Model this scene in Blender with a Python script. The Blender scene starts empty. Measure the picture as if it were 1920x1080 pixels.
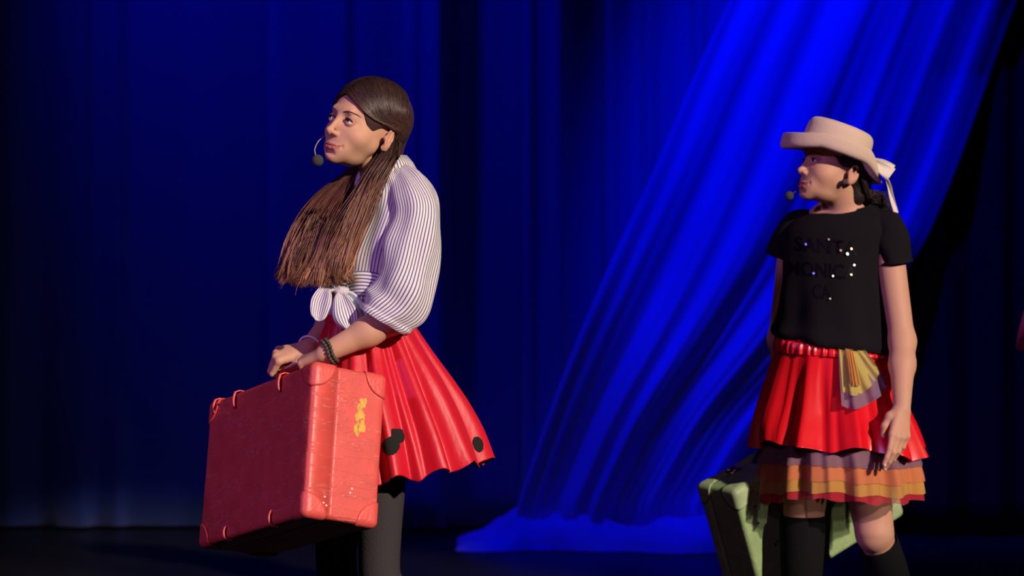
import bpy, bmesh, math, random
import numpy as np
from mathutils import Vector, Matrix
from mathutils.bvhtree import BVHTree
from mathutils import noise as mnoise

random.seed(7); rng = np.random.default_rng(7)
S = bpy.context.scene; COL = S.collection
PI = math.pi

# ------------------------------------------------------------------ camera, world, lights
F = 5250.0; CX, CY = 960.0, 540.0; CAMH = 1.28; PITCH = -math.atan(110 / F)
cam = bpy.data.cameras.new('camera'); co = bpy.data.objects.new('camera', cam); COL.objects.link(co)
cam.sensor_width = 36.0; cam.lens = 36.0 * F / 1920.0
co.location = (0, 0, CAMH); co.rotation_euler = (PI / 2 + PITCH, 0, 0)
cam.dof.use_dof = True; cam.dof.focus_distance = 7.0; cam.dof.aperture_fstop = 3.2
cam.clip_end = 60
S.camera = co
w = bpy.data.worlds.new('world'); S.world = w; w.use_nodes = True
w.node_tree.nodes['Background'].inputs[0].default_value = (0.06, 0.10, 0.5, 1)
w.node_tree.nodes['Background'].inputs[1].default_value = 0.008
S.view_settings.view_transform = 'Standard'; S.view_settings.look = 'None'
S.view_settings.gamma = 1.0; S.view_settings.exposure = 0.0; S.view_settings.use_curve_mapping = False

def spot(name, loc, target, color, power, size_deg, blend=0.5, radius=0.1):
    l = bpy.data.lights.new(name, 'SPOT'); l.color = color; l.energy = power
    l.spot_size = math.radians(size_deg); l.spot_blend = blend; l.shadow_soft_size = radius
    o = bpy.data.objects.new(name, l); COL.objects.link(o); o.location = loc
    o.rotation_euler = (Vector(target) - Vector(loc)).to_track_quat('-Z', 'Y').to_euler()
    return o
TGT = (0.38, 7.4, 1.02)
KEYDIR = (0.535, -0.765, 0.38)
T1, T2 = (-0.30, 6.98, 1.02), (0.96, 7.8, 0.98)
KEYPOS = tuple(T2[i] + 15 * KEYDIR[i] for i in range(3))
spot('key_spotlight_girls_left', tuple(T1[i] + 15 * KEYDIR[i] for i in range(3)), T1, (1.0, 0.80, 0.66), 11500, 6.7, 0.35, 0.16)
spot('key_spotlight_girls_right', KEYPOS, T2, (1.0, 0.80, 0.66), 10500, 6.1, 0.35, 0.16)
spot('magenta_fill_spotlight', (TGT[0] - 13 * .74, TGT[1] - 13 * .58, TGT[2] + 13 * .36), TGT, (0.58, 0.25, 0.95), 1500, 11.5, 0.3, 0.3)
spot('front_fill_spotlight', (TGT[0] - 2.0, TGT[1] - 13, TGT[2] + 5.5), TGT, (0.85, 0.38, 0.85), 320, 11.0, 0.3, 0.4)
spot('drape_blue_spotlight', (0.7, 8.8, 5.6), (1.48, 11.4, 1.75), (0.0, 0.012, 1.0), 1250, 32, 0.7, 0.12)
spot('train_blue_spotlight', (-0.3, 9.9, 5.0), (0.30, 11.25, 0.05), (0.0, 0.010, 1.0), 420, 17, 0.7, 0.08)
spot('backdrop_blue_spotlight', (-1.9, 10.4, 4.8), (-0.80, 12.0, 2.1), (0.0, 0.010, 1.0), 210, 52, 1.0, 0.12)
spot('backdrop_blue_spotlight_right', (-0.9, 10.6, 4.8), (0.2, 12.0, 1.6), (0.0, 0.008, 1.0), 26, 50, 1.0, 0.12)

# ------------------------------------------------------------------ helpers
_c, _s = math.cos(PITCH), math.sin(PITCH)
def P(px, py, Y):
    """world point at depth Y seen at photo pixel (px, py): used to read positions off the photograph"""
    xc = (px - CX) / F; zc = -(py - CY) / F
    d = np.array([xc, _c - zc * _s, _s + zc * _c]); t = Y / d[1]
    return np.array([0, 0, CAMH]) + d * t
def ray(px, py):
    p = P(px, py, 1.0) - np.array([0, 0, CAMH]); return Vector(p).normalized()
def nrm(v): v = np.asarray(v, float); return v / np.linalg.norm(v)

def empty(name, loc, label, cat, group=None):
    o = bpy.data.objects.new(name, None); COL.objects.link(o); o.location = loc
    o.empty_display_size = 0.1
    tag(o, label, cat, group); return o
def tag(o, label=None, cat=None, group=None, kind=None):
    if label: o['label'] = label
    if cat: o['category'] = cat
    if group: o['group'] = group
    if kind: o['kind'] = kind
    return o
def link(name, me, mat, parent=None, smooth=True, solid=0, label=None):
    o = bpy.data.objects.new(name, me); COL.objects.link(o)
    for m in (mat if isinstance(mat, (list, tuple)) else [mat]): me.materials.append(m)
    if smooth: me.polygons.foreach_set('use_smooth', np.ones(len(me.polygons), bool))
    if parent is not None:
        o.parent = parent
        W = Matrix.Translation(parent.location) if parent.type == 'EMPTY' else None
        p = parent; M = Matrix.Identity(4)
        while p is not None:
            M = p.matrix_basis @ M if p.parent is None else p.matrix_parent_inverse @ p.matrix_basis @ M
            p = p.parent
        o.matrix_parent_inverse = M.inverted()
    if solid:
        md = o.modifiers.new('thick', 'SOLIDIFY'); md.thickness = solid; md.offset = -1
    if label: o['label'] = label
    return o
def mesh(name, verts, faces):
    me = bpy.data.meshes.new(name)
    verts = np.asarray(verts, np.float32); faces = np.asarray(faces, np.int32)
    n = faces.shape[1]
    me.vertices.add(len(verts)); me.vertices.foreach_set('co', verts.ravel())
    me.loops.add(faces.size); me.loops.foreach_set('vertex_index', faces.ravel())
    me.polygons.add(len(faces)); me.polygons.foreach_set('loop_start', np.arange(0, faces.size, n, dtype=np.int32))
    me.update(calc_edges=True); me.validate(); return me
def grid_faces(nv, nu, closed):
    i = np.arange(nv - 1)[:, None]; j = np.arange(nu if closed else nu - 1)[None, :]
    j2 = (j + 1) % nu
    return np.stack([i * nu + j, i * nu + j2, (i + 1) * nu + j2, (i + 1) * nu + j], -1).reshape(-1, 4)
def grid(name, pts, mat, parent=None, closed=False, solid=0, uv=None, smooth=True, label=None, flip=False, caps=False):
    nv, nu, _ = pts.shape; f = grid_faces(nv, nu, closed)
    if flip: f = f[:, ::-1]
    me = mesh(name, pts.reshape(-1, 3), f)
    if uv is not None:
        at = me.attributes.new('st', 'FLOAT_VECTOR', 'POINT')
        a = np.zeros((nv * nu, 3), np.float32); a[:, :2] = uv.reshape(-1, 2); at.data.foreach_set('vector', a.ravel())
    if caps:
        bm = bmesh.new(); bm.from_mesh(me); bm.verts.ensure_lookup_table()
        bm.faces.new([bm.verts[k] for k in range(nu)][::-1]); bm.faces.new([bm.verts[(nv - 1) * nu + k] for k in range(nu)])
        bm.to_mesh(me); bm.free()
    return link(name, me, mat, parent, smooth, solid, label)
def crom(K, n):
    """Catmull-Rom through the rows of K, n samples"""
    K = np.asarray(K, float); m = len(K)
    t = np.linspace(0, m - 1, n); i = np.minimum(t.astype(int), m - 2); f = (t - i)[:, None]
    g = lambda k: K[np.clip(k, 0, m - 1)]
    p0, p1, p2, p3 = g(i - 1), g(i), g(i + 1), g(i + 2)
    return .5 * ((2 * p1) + (-p0 + p2) * f + (2 * p0 - 5 * p1 + 4 * p2 - p3) * f ** 2 + (-p0 + 3 * p1 - 3 * p2 + p3) * f ** 3)
def loft(C, U, V, RU, RV, nu, nv, disp=None, zdisp=None):
    C = crom(C, nv); U = crom(U, nv); V = crom(V, nv); R = crom(np.stack([RU, RV], 1), nv)
    th = np.arange(nu) * 2 * PI / nu; T = np.linspace(0, 1, nv)
    ct, st = np.cos(th), np.sin(th)
    d = disp(th[None, :], T[:, None]) if disp else np.zeros((nv, nu))
    p = C[:, None, :] + (R[:, :1] + d)[..., None] * ct[None, :, None] * U[:, None, :] + (R[:, 1:] + d)[..., None] * st[None, :, None] * V[:, None, :]
    if zdisp: p[..., 2] += zdisp(th[None, :], T[:, None])
    uv = np.stack(np.broadcast_arrays(th[None, :] / (2 * PI), T[:, None]), -1)
    return p, uv
def tubes(paths, radii, sides=3):
    """paths (N,M,3), radii (N,M): verts, faces"""
    paths = np.asarray(paths, float); N, M, _ = paths.shape
    tan = np.gradient(paths, axis=1); tan /= np.linalg.norm(tan, axis=2, keepdims=True) + 1e-12
    ref = np.array([.31, .53, .79]); a = np.cross(tan, ref); a /= np.linalg.norm(a, axis=2, keepdims=True) + 1e-12
    b = np.cross(tan, a); th = np.arange(sides) * 2 * PI / sides
    v = paths[:, :, None, :] + radii[:, :, None, None] * (np.cos(th)[None, None, :, None] * a[:, :, None, :] + np.sin(th)[None, None, :, None] * b[:, :, None, :])
    f = grid_faces(M, sides, True)
    F_ = (f[None] + (np.arange(N) * M * sides)[:, None, None]).reshape(-1, 4)
    return v.reshape(-1, 3), F_
def tube(name, path, r, mat, parent=None, sides=10, n=None, caps=True, label=None):
    path = crom(path, n) if n else np.asarray(path, float)
    r = np.full(len(path), r) if np.isscalar(r) else crom(np.asarray(r, float)[:, None], len(path))[:, 0]
    v, f = tubes(path[None], r[None], sides)
    return grid(name, v.reshape(len(path), sides, 3), mat, parent, True, caps=caps, label=label)
def ball(name, c, r, mat, parent=None, nu=20, nv=14, label=None, M=None):
    r = np.full(3, r) if np.isscalar(r) else np.asarray(r, float)
    ph = np.linspace(0.02, PI - 0.02, nv)[:, None]; th = np.arange(nu)[None, :] * 2 * PI / nu
    p = np.stack([np.sin(ph) * np.cos(th), np.sin(ph) * np.sin(th), np.cos(ph) + 0 * th], -1) * r
    if M is not None: p = p @ np.asarray(M).T
    return grid(name, p + np.asarray(c), mat, parent, True, label=label, flip=True, caps=True)
def jitter_tex(x, seed=0):
    return mnoise.noise(Vector((x[0] + seed * 7.3, x[1] - seed * 3.1, x[2] + seed)))

# ------------------------------------------------------------------ materials
def M_(name, color, rough=0.6, metal=0.0, sheen=0.0, spec=0.5, bump=None, sss=0.0, var=0.0, varscale=6.0, coat=0.0):
    m = bpy.data.materials.new(name); m.use_nodes = True; nt = m.node_tree; b = nt.nodes['Principled BSDF']
    b.inputs['Base Color'].default_value = (*color, 1); b.inputs['Roughness'].default_value = rough
    b.inputs['Metallic'].default_value = metal; b.inputs['Specular IOR Level'].default_value = spec
    b.inputs['Sheen Weight'].default_value = sheen; b.inputs['Coat Weight'].default_value = coat
    if sss:
        b.inputs['Subsurface Weight'].default_value = sss; b.inputs['Subsurface Radius'].default_value = (0.012, 0.005, 0.003)
        b.inputs['Subsurface Scale'].default_value = 1.0
    tc = nt.nodes.new('ShaderNodeTexCoord')
    if bump:
        sc, st, scale3 = bump
        mp = nt.nodes.new('ShaderNodeMapping'); mp.inputs['Scale'].default_value = scale3
        nt.links.new(tc.outputs['Object'], mp.inputs[0])
        n = nt.nodes.new('ShaderNodeTexNoise'); n.inputs['Scale'].default_value = sc; n.inputs['Detail'].default_value = 4
        bp = nt.nodes.new('ShaderNodeBump'); bp.inputs['Strength'].default_value = st; bp.inputs['Distance'].default_value = 0.004
        nt.links.new(mp.outputs[0], n.inputs[0]); nt.links.new(n.outputs[0], bp.inputs['Height']); nt.links.new(bp.outputs[0], b.inputs['Normal'])
    if var:
        n2 = nt.nodes.new('ShaderNodeTexNoise'); n2.inputs['Scale'].default_value = varscale; n2.inputs['Detail'].default_value = 5
        nt.links.new(tc.outputs['Object'], n2.inputs[0])
        mx = nt.nodes.new('ShaderNodeMix'); mx.data_type = 'RGBA'
        mx.inputs[6].default_value = (*[c * (1 - var) for c in color], 1); mx.inputs[7].default_value = (*[min(1, c * (1 + var)) for c in color], 1)
        nt.links.new(n2.outputs[0], mx.inputs[0]); nt.links.new(mx.outputs[2], b.inputs['Base Color'])
    return m
def attr_color(m, name='tint'):
    nt = m.node_tree; a = nt.nodes.new('ShaderNodeAttribute'); a.attribute_name = name
    nt.links.new(a.outputs['Color'], nt.nodes['Principled BSDF'].inputs['Base Color']); return m
def set_tint(me, rgb):
    c = np.ones((len(me.vertices), 4), np.float32); c[:, :3] = rgb
    a = me.attributes.new('tint', 'FLOAT_COLOR', 'POINT'); a.data.foreach_set('color', c.ravel())
def stripe_mat(name, white, dark, freq, duty=0.36):
    m = M_(name, white, 0.8, sheen=0.15); nt = m.node_tree; b = nt.nodes['Principled BSDF']
    a = nt.nodes.new('ShaderNodeAttribute'); a.attribute_name = 'st'
    sx = nt.nodes.new('ShaderNodeSeparateXYZ'); nt.links.new(a.outputs['Vector'], sx.inputs[0])
    mu = nt.nodes.new('ShaderNodeMath'); mu.operation = 'MULTIPLY'; mu.inputs[1].default_value = freq; nt.links.new(sx.outputs[0], mu.inputs[0])
    fr = nt.nodes.new('ShaderNodeMath'); fr.operation = 'FRACT'; nt.links.new(mu.outputs[0], fr.inputs[0])
    ramp = nt.nodes.new('ShaderNodeValToRGB'); e = ramp.color_ramp.elements
    e[0].position = 0; e[0].color = (*dark, 1); e[1].position = duty; e[1].color = (*white, 1)
    x = e.new(duty - 0.06); x.color = (*dark, 1); x = e.new(0.94); x.color = (*white, 1); x = e.new(1.0); x.color = (*dark, 1)
    nt.links.new(fr.outputs[0], ramp.inputs[0]); nt.links.new(ramp.outputs[0], b.inputs['Base Color'])
    return m
def tulle(name, color, alpha):
    m = M_(name, color, 0.9, sheen=0.2); nt = m.node_tree; b = nt.nodes['Principled BSDF']
    tr = nt.nodes.new('ShaderNodeBsdfTransparent'); mx = nt.nodes.new('ShaderNodeMixShader'); mx.inputs[0].default_value = alpha
    nt.links.new(tr.outputs[0], mx.inputs[1]); nt.links.new(b.outputs[0], mx.inputs[2])
    nt.links.new(mx.outputs[0], nt.nodes['Material Output'].inputs[0]); return m

m_skin = attr_color(M_('skin', (.6, .4, .3), 0.58, sss=0.12, spec=0.3))
m_eyewhite = M_('eye white', (.75, .72, .70), 0.15); m_iris = M_('brown iris', (.05, .022, .012), 0.1); m_pupil = M_('pupil', (.004, .004, .004), 0.05)
m_brow = M_('brow hair', (.03, .016, .012), 0.7)
m_hair = attr_color(M_('long hair', (.1, .05, .03), 0.42, spec=0.45)); m_hair2 = attr_color(M_('dark hair', (.03, .02, .02), 0.5, spec=0.4))
m_stripe = stripe_mat('striped cotton torso', (.80, .77, .75), (.10, .09, .26), 104)
m_stripe_sl = stripe_mat('striped cotton sleeve', (.80, .77, .75), (.10, .09, .26), 52)
m_stripe_k = stripe_mat('striped cotton knot', (.80, .77, .75), (.10, .09, .26), 13)
m_cotton = M_('pale cotton inside', (.62, .70, .70), 0.85)
m_redskirt = M_('red taffeta', (.60, .003, .022), 0.45, sheen=0.1, spec=0.4, bump=(26, .55, (1, 1, .4)))
m_satin = M_('red satin', (.72, .008, .018), 0.30, spec=0.55, bump=(25, .12, (1, 1, .3)))
m_blackfelt = M_('black felt', (.008, .008, .008), 0.95)
m_tights = M_('grey knit tights', (.045, .04, .045), 0.9, spec=.15, bump=(220, .4, (1, 1, 1)))
m_sock = M_('black knit sock', (.008, .008, .010), 0.95, spec=.1, bump=(200, .4, (1, 1, 1)))
m_shoe = M_('black shoe leather', (.012, .012, .013), 0.4)
m_tee = M_('black jersey', (.0085, .0070, .0095), 0.95, spec=.12, bump=(160, .2, (1, 1, 1)))
m_sequin_black = M_('black sequin print', (.001, .001, .0015), 0.5, spec=0.12)
m_sequin = M_('silver sequin', (.42, .33, .29), 0.25, metal=1.0); m_sequin_green = M_('green sequin', (.45, .7, .5), 0.25, metal=1.0); m_sequin_dim = M_('dim sequin', (.22, .14, .17), 0.4)
m_sequin_blue_glint = M_('sequin painted blue glint', (.01, .02, .95), 0.4)  # glint of the blue lamps painted as the sequin's base colour
m_hat = M_('cream felt', (.62, .47, .37), 0.9, sheen=0.3, bump=(90, .2, (1, 1, 1)))
m_ribbon = M_('white ribbon', (.74, .66, .58), 0.7)
m_bracelet = M_('dark beads', (.06, .05, .04), 0.45); m_white = M_('white enamel', (.8, .78, .75), 0.3)
m_mic = M_('dark grey foam', (.045, .04, .05), 0.95, bump=(300, .5, (1, 1, 1))); m_boom = M_('beige boom', (.35, .28, .26), 0.4)
m_nail = M_('red nail lacquer', (.75, .01, .02), 0.15); m_nailskin = M_('pale nail', (.78, .52, .46), 0.25)
m_metal = M_('worn steel', (.62, .60, .56), 0.3, metal=1.0)
m_lash = M_('lash line', (.012, .008, .008), 0.8)

# ------------------------------------------------------------------ signed distance bodies
def axis(*segs):
    out = []
    for lo, hi, st in segs:
        n = max(1, int(round((hi - lo) / st))); out.append(np.linspace(lo, hi, n + 1)[:-1])
    out.append([segs[-1][1]]); return np.concatenate(out)
class SDF:
    def __init__(s, xs, ys, zs):
        s.ax = [np.asarray(a, np.float32) for a in (xs, ys, zs)]
        s.d = np.full([len(a) for a in s.ax], 1.0, np.float32)
    def op(s, fn, lo, hi, k=0.0, sub=False):
        m = k + 0.012; sl = []; X = []
        for i in range(3):
            a = s.ax[i]; i0 = max(0, np.searchsorted(a, lo[i] - m)); i1 = min(len(a), np.searchsorted(a, hi[i] + m))
            if i1 <= i0: return
            sl.append(slice(i0, i1)); sh = [1, 1, 1]; sh[i] = -1; X.append(a[i0:i1].reshape(sh))
        sl = tuple(sl); D = s.d[sl]; v = fn(*X).astype(np.float32)
        if sub: v = -v
        h = np.maximum(k - np.abs(D - v), 0) if k else 0
        if sub: r = np.maximum(D, v) + (h * h / (4 * k) if k else 0)
        else: r = np.minimum(D, v) - (h * h / (4 * k) if k else 0)
        s.d[sl] = r
    def cone(s, a, b, ra, rb, k=0.0, sub=False):
        a = np.asarray(a, float); b = np.asarray(b, float); ba = b - a; L = max(ba @ ba, 1e-9); r = max(ra, rb)
        def fn(X, Y, Z):
            t = np.clip(((X - a[0]) * ba[0] + (Y - a[1]) * ba[1] + (Z - a[2]) * ba[2]) / L, 0, 1)
            return np.sqrt((X - a[0] - t * ba[0]) ** 2 + (Y - a[1] - t * ba[1]) ** 2 + (Z - a[2] - t * ba[2]) ** 2) - (ra + (rb - ra) * t)
        s.op(fn, np.minimum(a, b) - r, np.maximum(a, b) + r, k, sub)
    def chain(s, pts, rs, k=0.01):
        for i in range(len(pts) - 1): s.cone(pts[i], pts[i + 1], rs[i], rs[i + 1], k)
    def ell(s, c, r, Mx=None, k=0.0, sub=False):
        c = np.asarray(c, float); r = np.asarray(r, float) if not np.isscalar(r) else np.full(3, r); Mx = np.eye(3) if Mx is None else Mx
        R = np.sqrt(((Mx * r[None, :]) ** 2).sum(1))
        def fn(X, Y, Z):
            q = [(X - c[0]) * Mx[0, i] + (Y - c[1]) * Mx[1, i] + (Z - c[2]) * Mx[2, i] for i in range(3)]
            k0 = np.sqrt(sum((q[i] / r[i]) ** 2 for i in range(3))); k1 = np.sqrt(sum((q[i] / r[i] ** 2) ** 2 for i in range(3)))
            return k0 * (k0 - 1) / np.maximum(k1, 1e-6)
        s.op(fn, c - R, c + R, k, sub)
    def sample(s, p):
        i = []; f = []
        for a in range(3):
            x = s.ax[a]; k = int(np.clip(np.searchsorted(x, p[a]) - 1, 0, len(x) - 2)); i.append(k); f.append((p[a] - x[k]) / (x[k + 1] - x[k]))
        c = s.d[i[0]:i[0] + 2, i[1]:i[1] + 2, i[2]:i[2] + 2]
        for a in range(3): c = c[0] * (1 - f[a]) + c[1] * f[a]
        return float(c)
    def mesh(s):
        d = s.d; ins = d < 0
        cnt = np.zeros([n - 1 for n in d.shape], np.int8)
        for dx in (0, 1):
            for dy in (0, 1):
                for dz in (0, 1):
                    cnt += ins[dx:d.shape[0] - 1 + dx, dy:d.shape[1] - 1 + dy, dz:d.shape[2] - 1 + dz]
        act = (cnt > 0) & (cnt < 8); I = np.argwhere(act); idx = np.full(act.shape, -1, np.int32); idx[act] = np.arange(len(I))
        acc = np.zeros((len(I), 3)); num = np.zeros(len(I))
        cr = [(dx, dy, dz) for dx in (0, 1) for dy in (0, 1) for dz in (0, 1)]
        vals = {c: d[I[:, 0] + c[0], I[:, 1] + c[1], I[:, 2] + c[2]] for c in cr}
        for c in cr:
            for a in range(3):
                if c[a]: continue
                e = list(c); e[a] = 1; e = tuple(e); v0, v1 = vals[c], vals[e]; m = (v0 < 0) != (v1 < 0)
                t = np.where(m, v0 / np.where(m, v0 - v1, 1), 0)
                p = np.zeros((len(I), 3)); p[:] = c; p[:, a] = t; acc[m] += p[m]; num[m] += 1
        f = acc / num[:, None]; V = np.empty((len(I), 3))
        for a in range(3):
            x = s.ax[a]; V[:, a] = x[I[:, a]] + f[:, a] * (x[I[:, a] + 1] - x[I[:, a]])
        Fs = []
        for a in range(3):
            b, c = (a + 1) % 3, (a + 2) % 3
            sl0 = [slice(None)] * 3; sl1 = [slice(None)] * 3; sl0[a] = slice(0, -1); sl1[a] = slice(1, None)
            A = ins[tuple(sl0)]; B = ins[tuple(sl1)]; E = np.argwhere(A != B)
            E = E[(E[:, b] > 0) & (E[:, c] > 0) & (E[:, b] < d.shape[b] - 1) & (E[:, c] < d.shape[c] - 1)]
            sgn = A[E[:, 0], E[:, 1], E[:, 2]]
            def cell(db, dc):
                q = E.copy(); q[:, b] -= db; q[:, c] -= dc; return idx[q[:, 0], q[:, 1], q[:, 2]]
            q = np.stack([cell(1, 1), cell(0, 1), cell(0, 0), cell(1, 0)], 1)
            q[~sgn] = q[~sgn][:, ::-1]; Fs.append(q)
        return V, np.concatenate(Fs)

class Head:
    """frame: columns right, forward, up; origin between the eyes' level at the head's axis"""
    def __init__(s, pos, yaw, pitch, roll, scale=1.0):
        yaw, pitch, roll = [math.radians(a) for a in (yaw, pitch, roll)]
        f = np.array([-math.sin(yaw) * math.cos(pitch), -math.cos(yaw) * math.cos(pitch), math.sin(pitch)])
        r = nrm(np.cross(f, [0, 0, 1])); u = np.cross(r, f)
        r2 = r * math.cos(roll) + u * math.sin(roll); u2 = np.cross(r2, f)
        s.R = np.stack([r2, f, u2], 1); s.o = np.asarray(pos, float); s.k = scale
    def w(s, p): return s.o + s.k * (s.R @ np.asarray(p, float))
    def wv(s, A): return s.o + s.k * (np.asarray(A, float) @ s.R.T)
    def loc(s, V): return ((V - s.o) @ s.R) / s.k
    def sculpt(s, D, mouth_open=0.0, child=0.0):
        k = s.k
        E = lambda c, r, kk, sub=False: D.ell(s.w(c), np.asarray(r) * k if not np.isscalar(r) else r * k, s.R, kk * k, sub)
        C = lambda a, b, ra, rb, kk, sub=False: D.cone(s.w(a), s.w(b), ra * k, rb * k, kk * k, sub)
        E((0, -.018 + .022 * child, .03), (.073, .093 - .016 * child, .083), 0)
        E((0, .045, .046), (.055, .041, .044), .03)
        E((0, .028, -.026), (.0565 + child * .004, .066, .073), .028)
        E((0, .038, -.078), (.035 + child * .004, .044, .023), .026)
        E((0, .0745, -.096), (.016, .015, .0135), .02)
        for x in (-1, 1):
            E((x * .041, .052, -.032), (.022, .025, .021), .03)
            E((x * .042, .006, -.043), .013, .025)
        C((-.028, .086, .021), (.028, .086, .021), .009, .009, .02)
        for x in (-1, 1): E((x * .0315, .101, .001), (.018, .016, .012), .014, True)
        nz = -.005 * child
        C((0, .087, .014), (0, .109 + nz, -.030), .0062, .0072, .011)
        E((0, .1125 + nz, -.0345), (.0082, .0090, .0078), .006)
        E((0, .105 + nz, -.041), (.006, .010, .006), .006)
        for x in (-1, 1):
            E((x * .0108, .1005 + nz * .7, -.038), (.0056, .0088, .0062), .006)
            E((x * .0058, .1075 + nz, -.0465), (.0034, .0045, .003), .003, True)
        E((0, .074, -.068), (.034, .0155, .026), .022)
        g = mouth_open
        def surf(x, z):
            y = .125
            for _ in range(60):
                v = D.sample(s.w((x, y, z))) / k
                if v < .0003: break
                y -= min(max(v * .7, .0004), .004)
                if y < .04: break
            return y
        sf = lambda pts, off: [(p[0], surf(p[0], p[1]) + o, p[1]) for p, o in zip(pts, off)]
        up = sf([(.0285, -.0652), (.0150, -.0667), (.0052, -.0655), (0, -.0661)], (-.0018, -.0018, -.0016, -.0018)); ur = [.0012, .0026, .0031, .0029]
        lo = sf([(.0255, -.0674 - g * .4), (.0125, -.0733 - g), (0, -.0749 - g)], (-.0018, -.0020, -.0018)); lr = [.0012, .0033, .0039]
        cr = sf([(.0300, -.0660 - g * .2), (.0145, -.0694 - g * .5), (0, -.0698 - g * .5)], (.0004, .0010, .0014))
        for x in (-1, 1):
            m3 = lambda p: (p[0] * x, p[1], p[2])
            for i in range(3): C(m3(up[i]), m3(up[i + 1]), ur[i], ur[i + 1], .005)
            for i in range(2): C(m3(lo[i]), m3(lo[i + 1]), lr[i], lr[i + 1], .005)
        for x in (-1, 1):
            m3 = lambda p: (p[0] * x, p[1], p[2])
            for i in range(2): C(m3(cr[i]), m3(cr[i + 1]), .0010 + g * .15 * (i + .3), .0010 + g * .3 * (i + .6), .002, True)
            E(m3((.0325, surf(.0325, -.067), -.067)), (.0025, .003, .004), .005, True)
        s.lips = (up, lo)
        E((0, .0905, -.087 - g), (.014, .0045, .0035), .010, True)
        for x in (-1, 1):
            E((x * .0315, .0795, 0), .0142, .004)
            E((x * .0315, .0945, -.0012), (.0146, .013, .0063), .0012, True)
            # ear
            ang = math.radians(14); yw = -x * math.radians(24)
            Re = s.R @ np.array([[math.cos(yw), -math.sin(yw), 0], [math.sin(yw), math.cos(yw), 0], [0, 0, 1]]) @ np.array([[1, 0, 0], [0, math.cos(ang), -math.sin(ang)], [0, math.sin(ang), math.cos(ang)]])
            D.ell(s.w((x * .0770, -.020, -.014)), np.array((.0075, .0205, .029)) * k, Re, .005 * k)
            D.ell(s.w((x * .0840, -.0180, -.009)), np.array((.0072, .0138, .020)) * k, Re, .003 * k, True)
            D.cone(s.w((x * .0775, -.022, -.018)), s.w((x * .0785, -.026, .010)), .0028 * k, .0024 * k, .004 * k)
            E((x * .0755, -.010, -.037), (.006, .008, .008), .008)
            E((x * .079, -.003, -.012), (.005, .004, .006), .004)
    def tint(s, V, skin, lip, mouth_open=0.0, shade=.9):
        q = s.loc(V); c = np.tile(np.asarray(skin, float), (len(V), 1)); g = mouth_open
        def cap(a, b):
            a = np.asarray(a); b = np.asarray(b); ba = b - a; t = np.clip(((q - a) @ ba) / (ba @ ba), 0, 1)
            return np.linalg.norm(q - a - t[:, None] * ba, axis=1)
        up, lo = s.lips
        ds = []
        for x in (-1, 1):
            m3 = lambda p: (p[0] * x, p[1], p[2])
            for i in range(3): ds.append(cap(m3(up[i]), m3(up[i + 1])) / (.0026, .0044, .0048)[i])
            for i in range(2): ds.append(cap(m3(lo[i]), m3(lo[i + 1])) / (.0040, .0062)[i])
        d = np.minimum.reduce(ds)
        wl = np.clip((1.25 - d) / .35, 0, 1)[:, None]
        c = c * (1 - wl) + np.asarray(lip) * wl
        for x in (-1, 1):  # socket shade around the eyes painted into the skin tint, plus eye makeup
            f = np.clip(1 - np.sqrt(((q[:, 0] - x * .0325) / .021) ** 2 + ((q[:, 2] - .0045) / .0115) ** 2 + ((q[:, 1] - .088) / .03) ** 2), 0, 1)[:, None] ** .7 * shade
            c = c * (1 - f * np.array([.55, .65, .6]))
        # blush on cheeks, nose and ears
        for p, r, a in (((-.045, .06, -.035), .028, .25), ((.045, .06, -.035), .028, .25), ((0, .115, -.035), .014, .2), ((-.082, -.014, -.01), .03, .35), ((.082, -.014, -.01), .03, .35)):
            f = np.clip(1 - np.linalg.norm(q - np.asarray(p), axis=1) / r, 0, 1)[:, None] * a
            c = c * (1 - f) + c * np.array([1.0, .72, .68]) * f
        return c
    def eyes(s, parent, gaze, V, Fc, brows=True, lash=1.5):
        q = s.loc(V); keep = (np.abs(q[:, 0]) < .07) & (q[:, 1] > .04) & (np.abs(q[:, 2]) < .05); fk = Fc[keep[Fc].all(1)]
        bv = BVHTree.FromPolygons([tuple(v) for v in V], fk.tolist())
        g = s.R @ nrm(gaze); up = np.array([0, 0, 1.]); a = nrm(np.cross(g, up)); b = np.cross(a, g)
        for x in (-1, 1):
            c = s.w((x * .0315, .0795, 0)); r = .0132 * s.k
            ang = np.radians([0.5, 8, 15.5, 16.2, 26, 31, 33, 45, 60, 80, 100, 130, 160, 179]); th = np.arange(20) * 2 * PI / 20
            p = c + r * (np.cos(ang)[:, None, None] * g + np.sin(ang)[:, None, None] * (np.cos(th)[None, :, None] * a + np.sin(th)[None, :, None] * b))
            o = grid('eye', p, [m_eyewhite, m_iris, m_pupil], parent, True, caps=True)
            idx = np.zeros(len(o.data.polygons), np.int32); row = np.arange(len(idx)) // 20
            idx[row < 5] = 1; idx[row < 2] = 2; idx[-2] = 2; idx[-1] = 0; o.data.polygons.foreach_set('material_index', idx)
            lid = [(x * .0315 + dx, .0795 + .0152 * math.sqrt(max(0, 1 - (dx / .0152) ** 2 - (dz / .0152) ** 2)), dz) for dx, dz in ((-.0135, -.001), (-.009, .003), (0, .0050), (.009, .0038), (.0138, -.0002))]
            tube('eyelash', s.wv(lid), np.array([.0005, .0012, .0015, .0014, .0006]) * s.k * lash, m_lash, parent, 6, 14)
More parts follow.
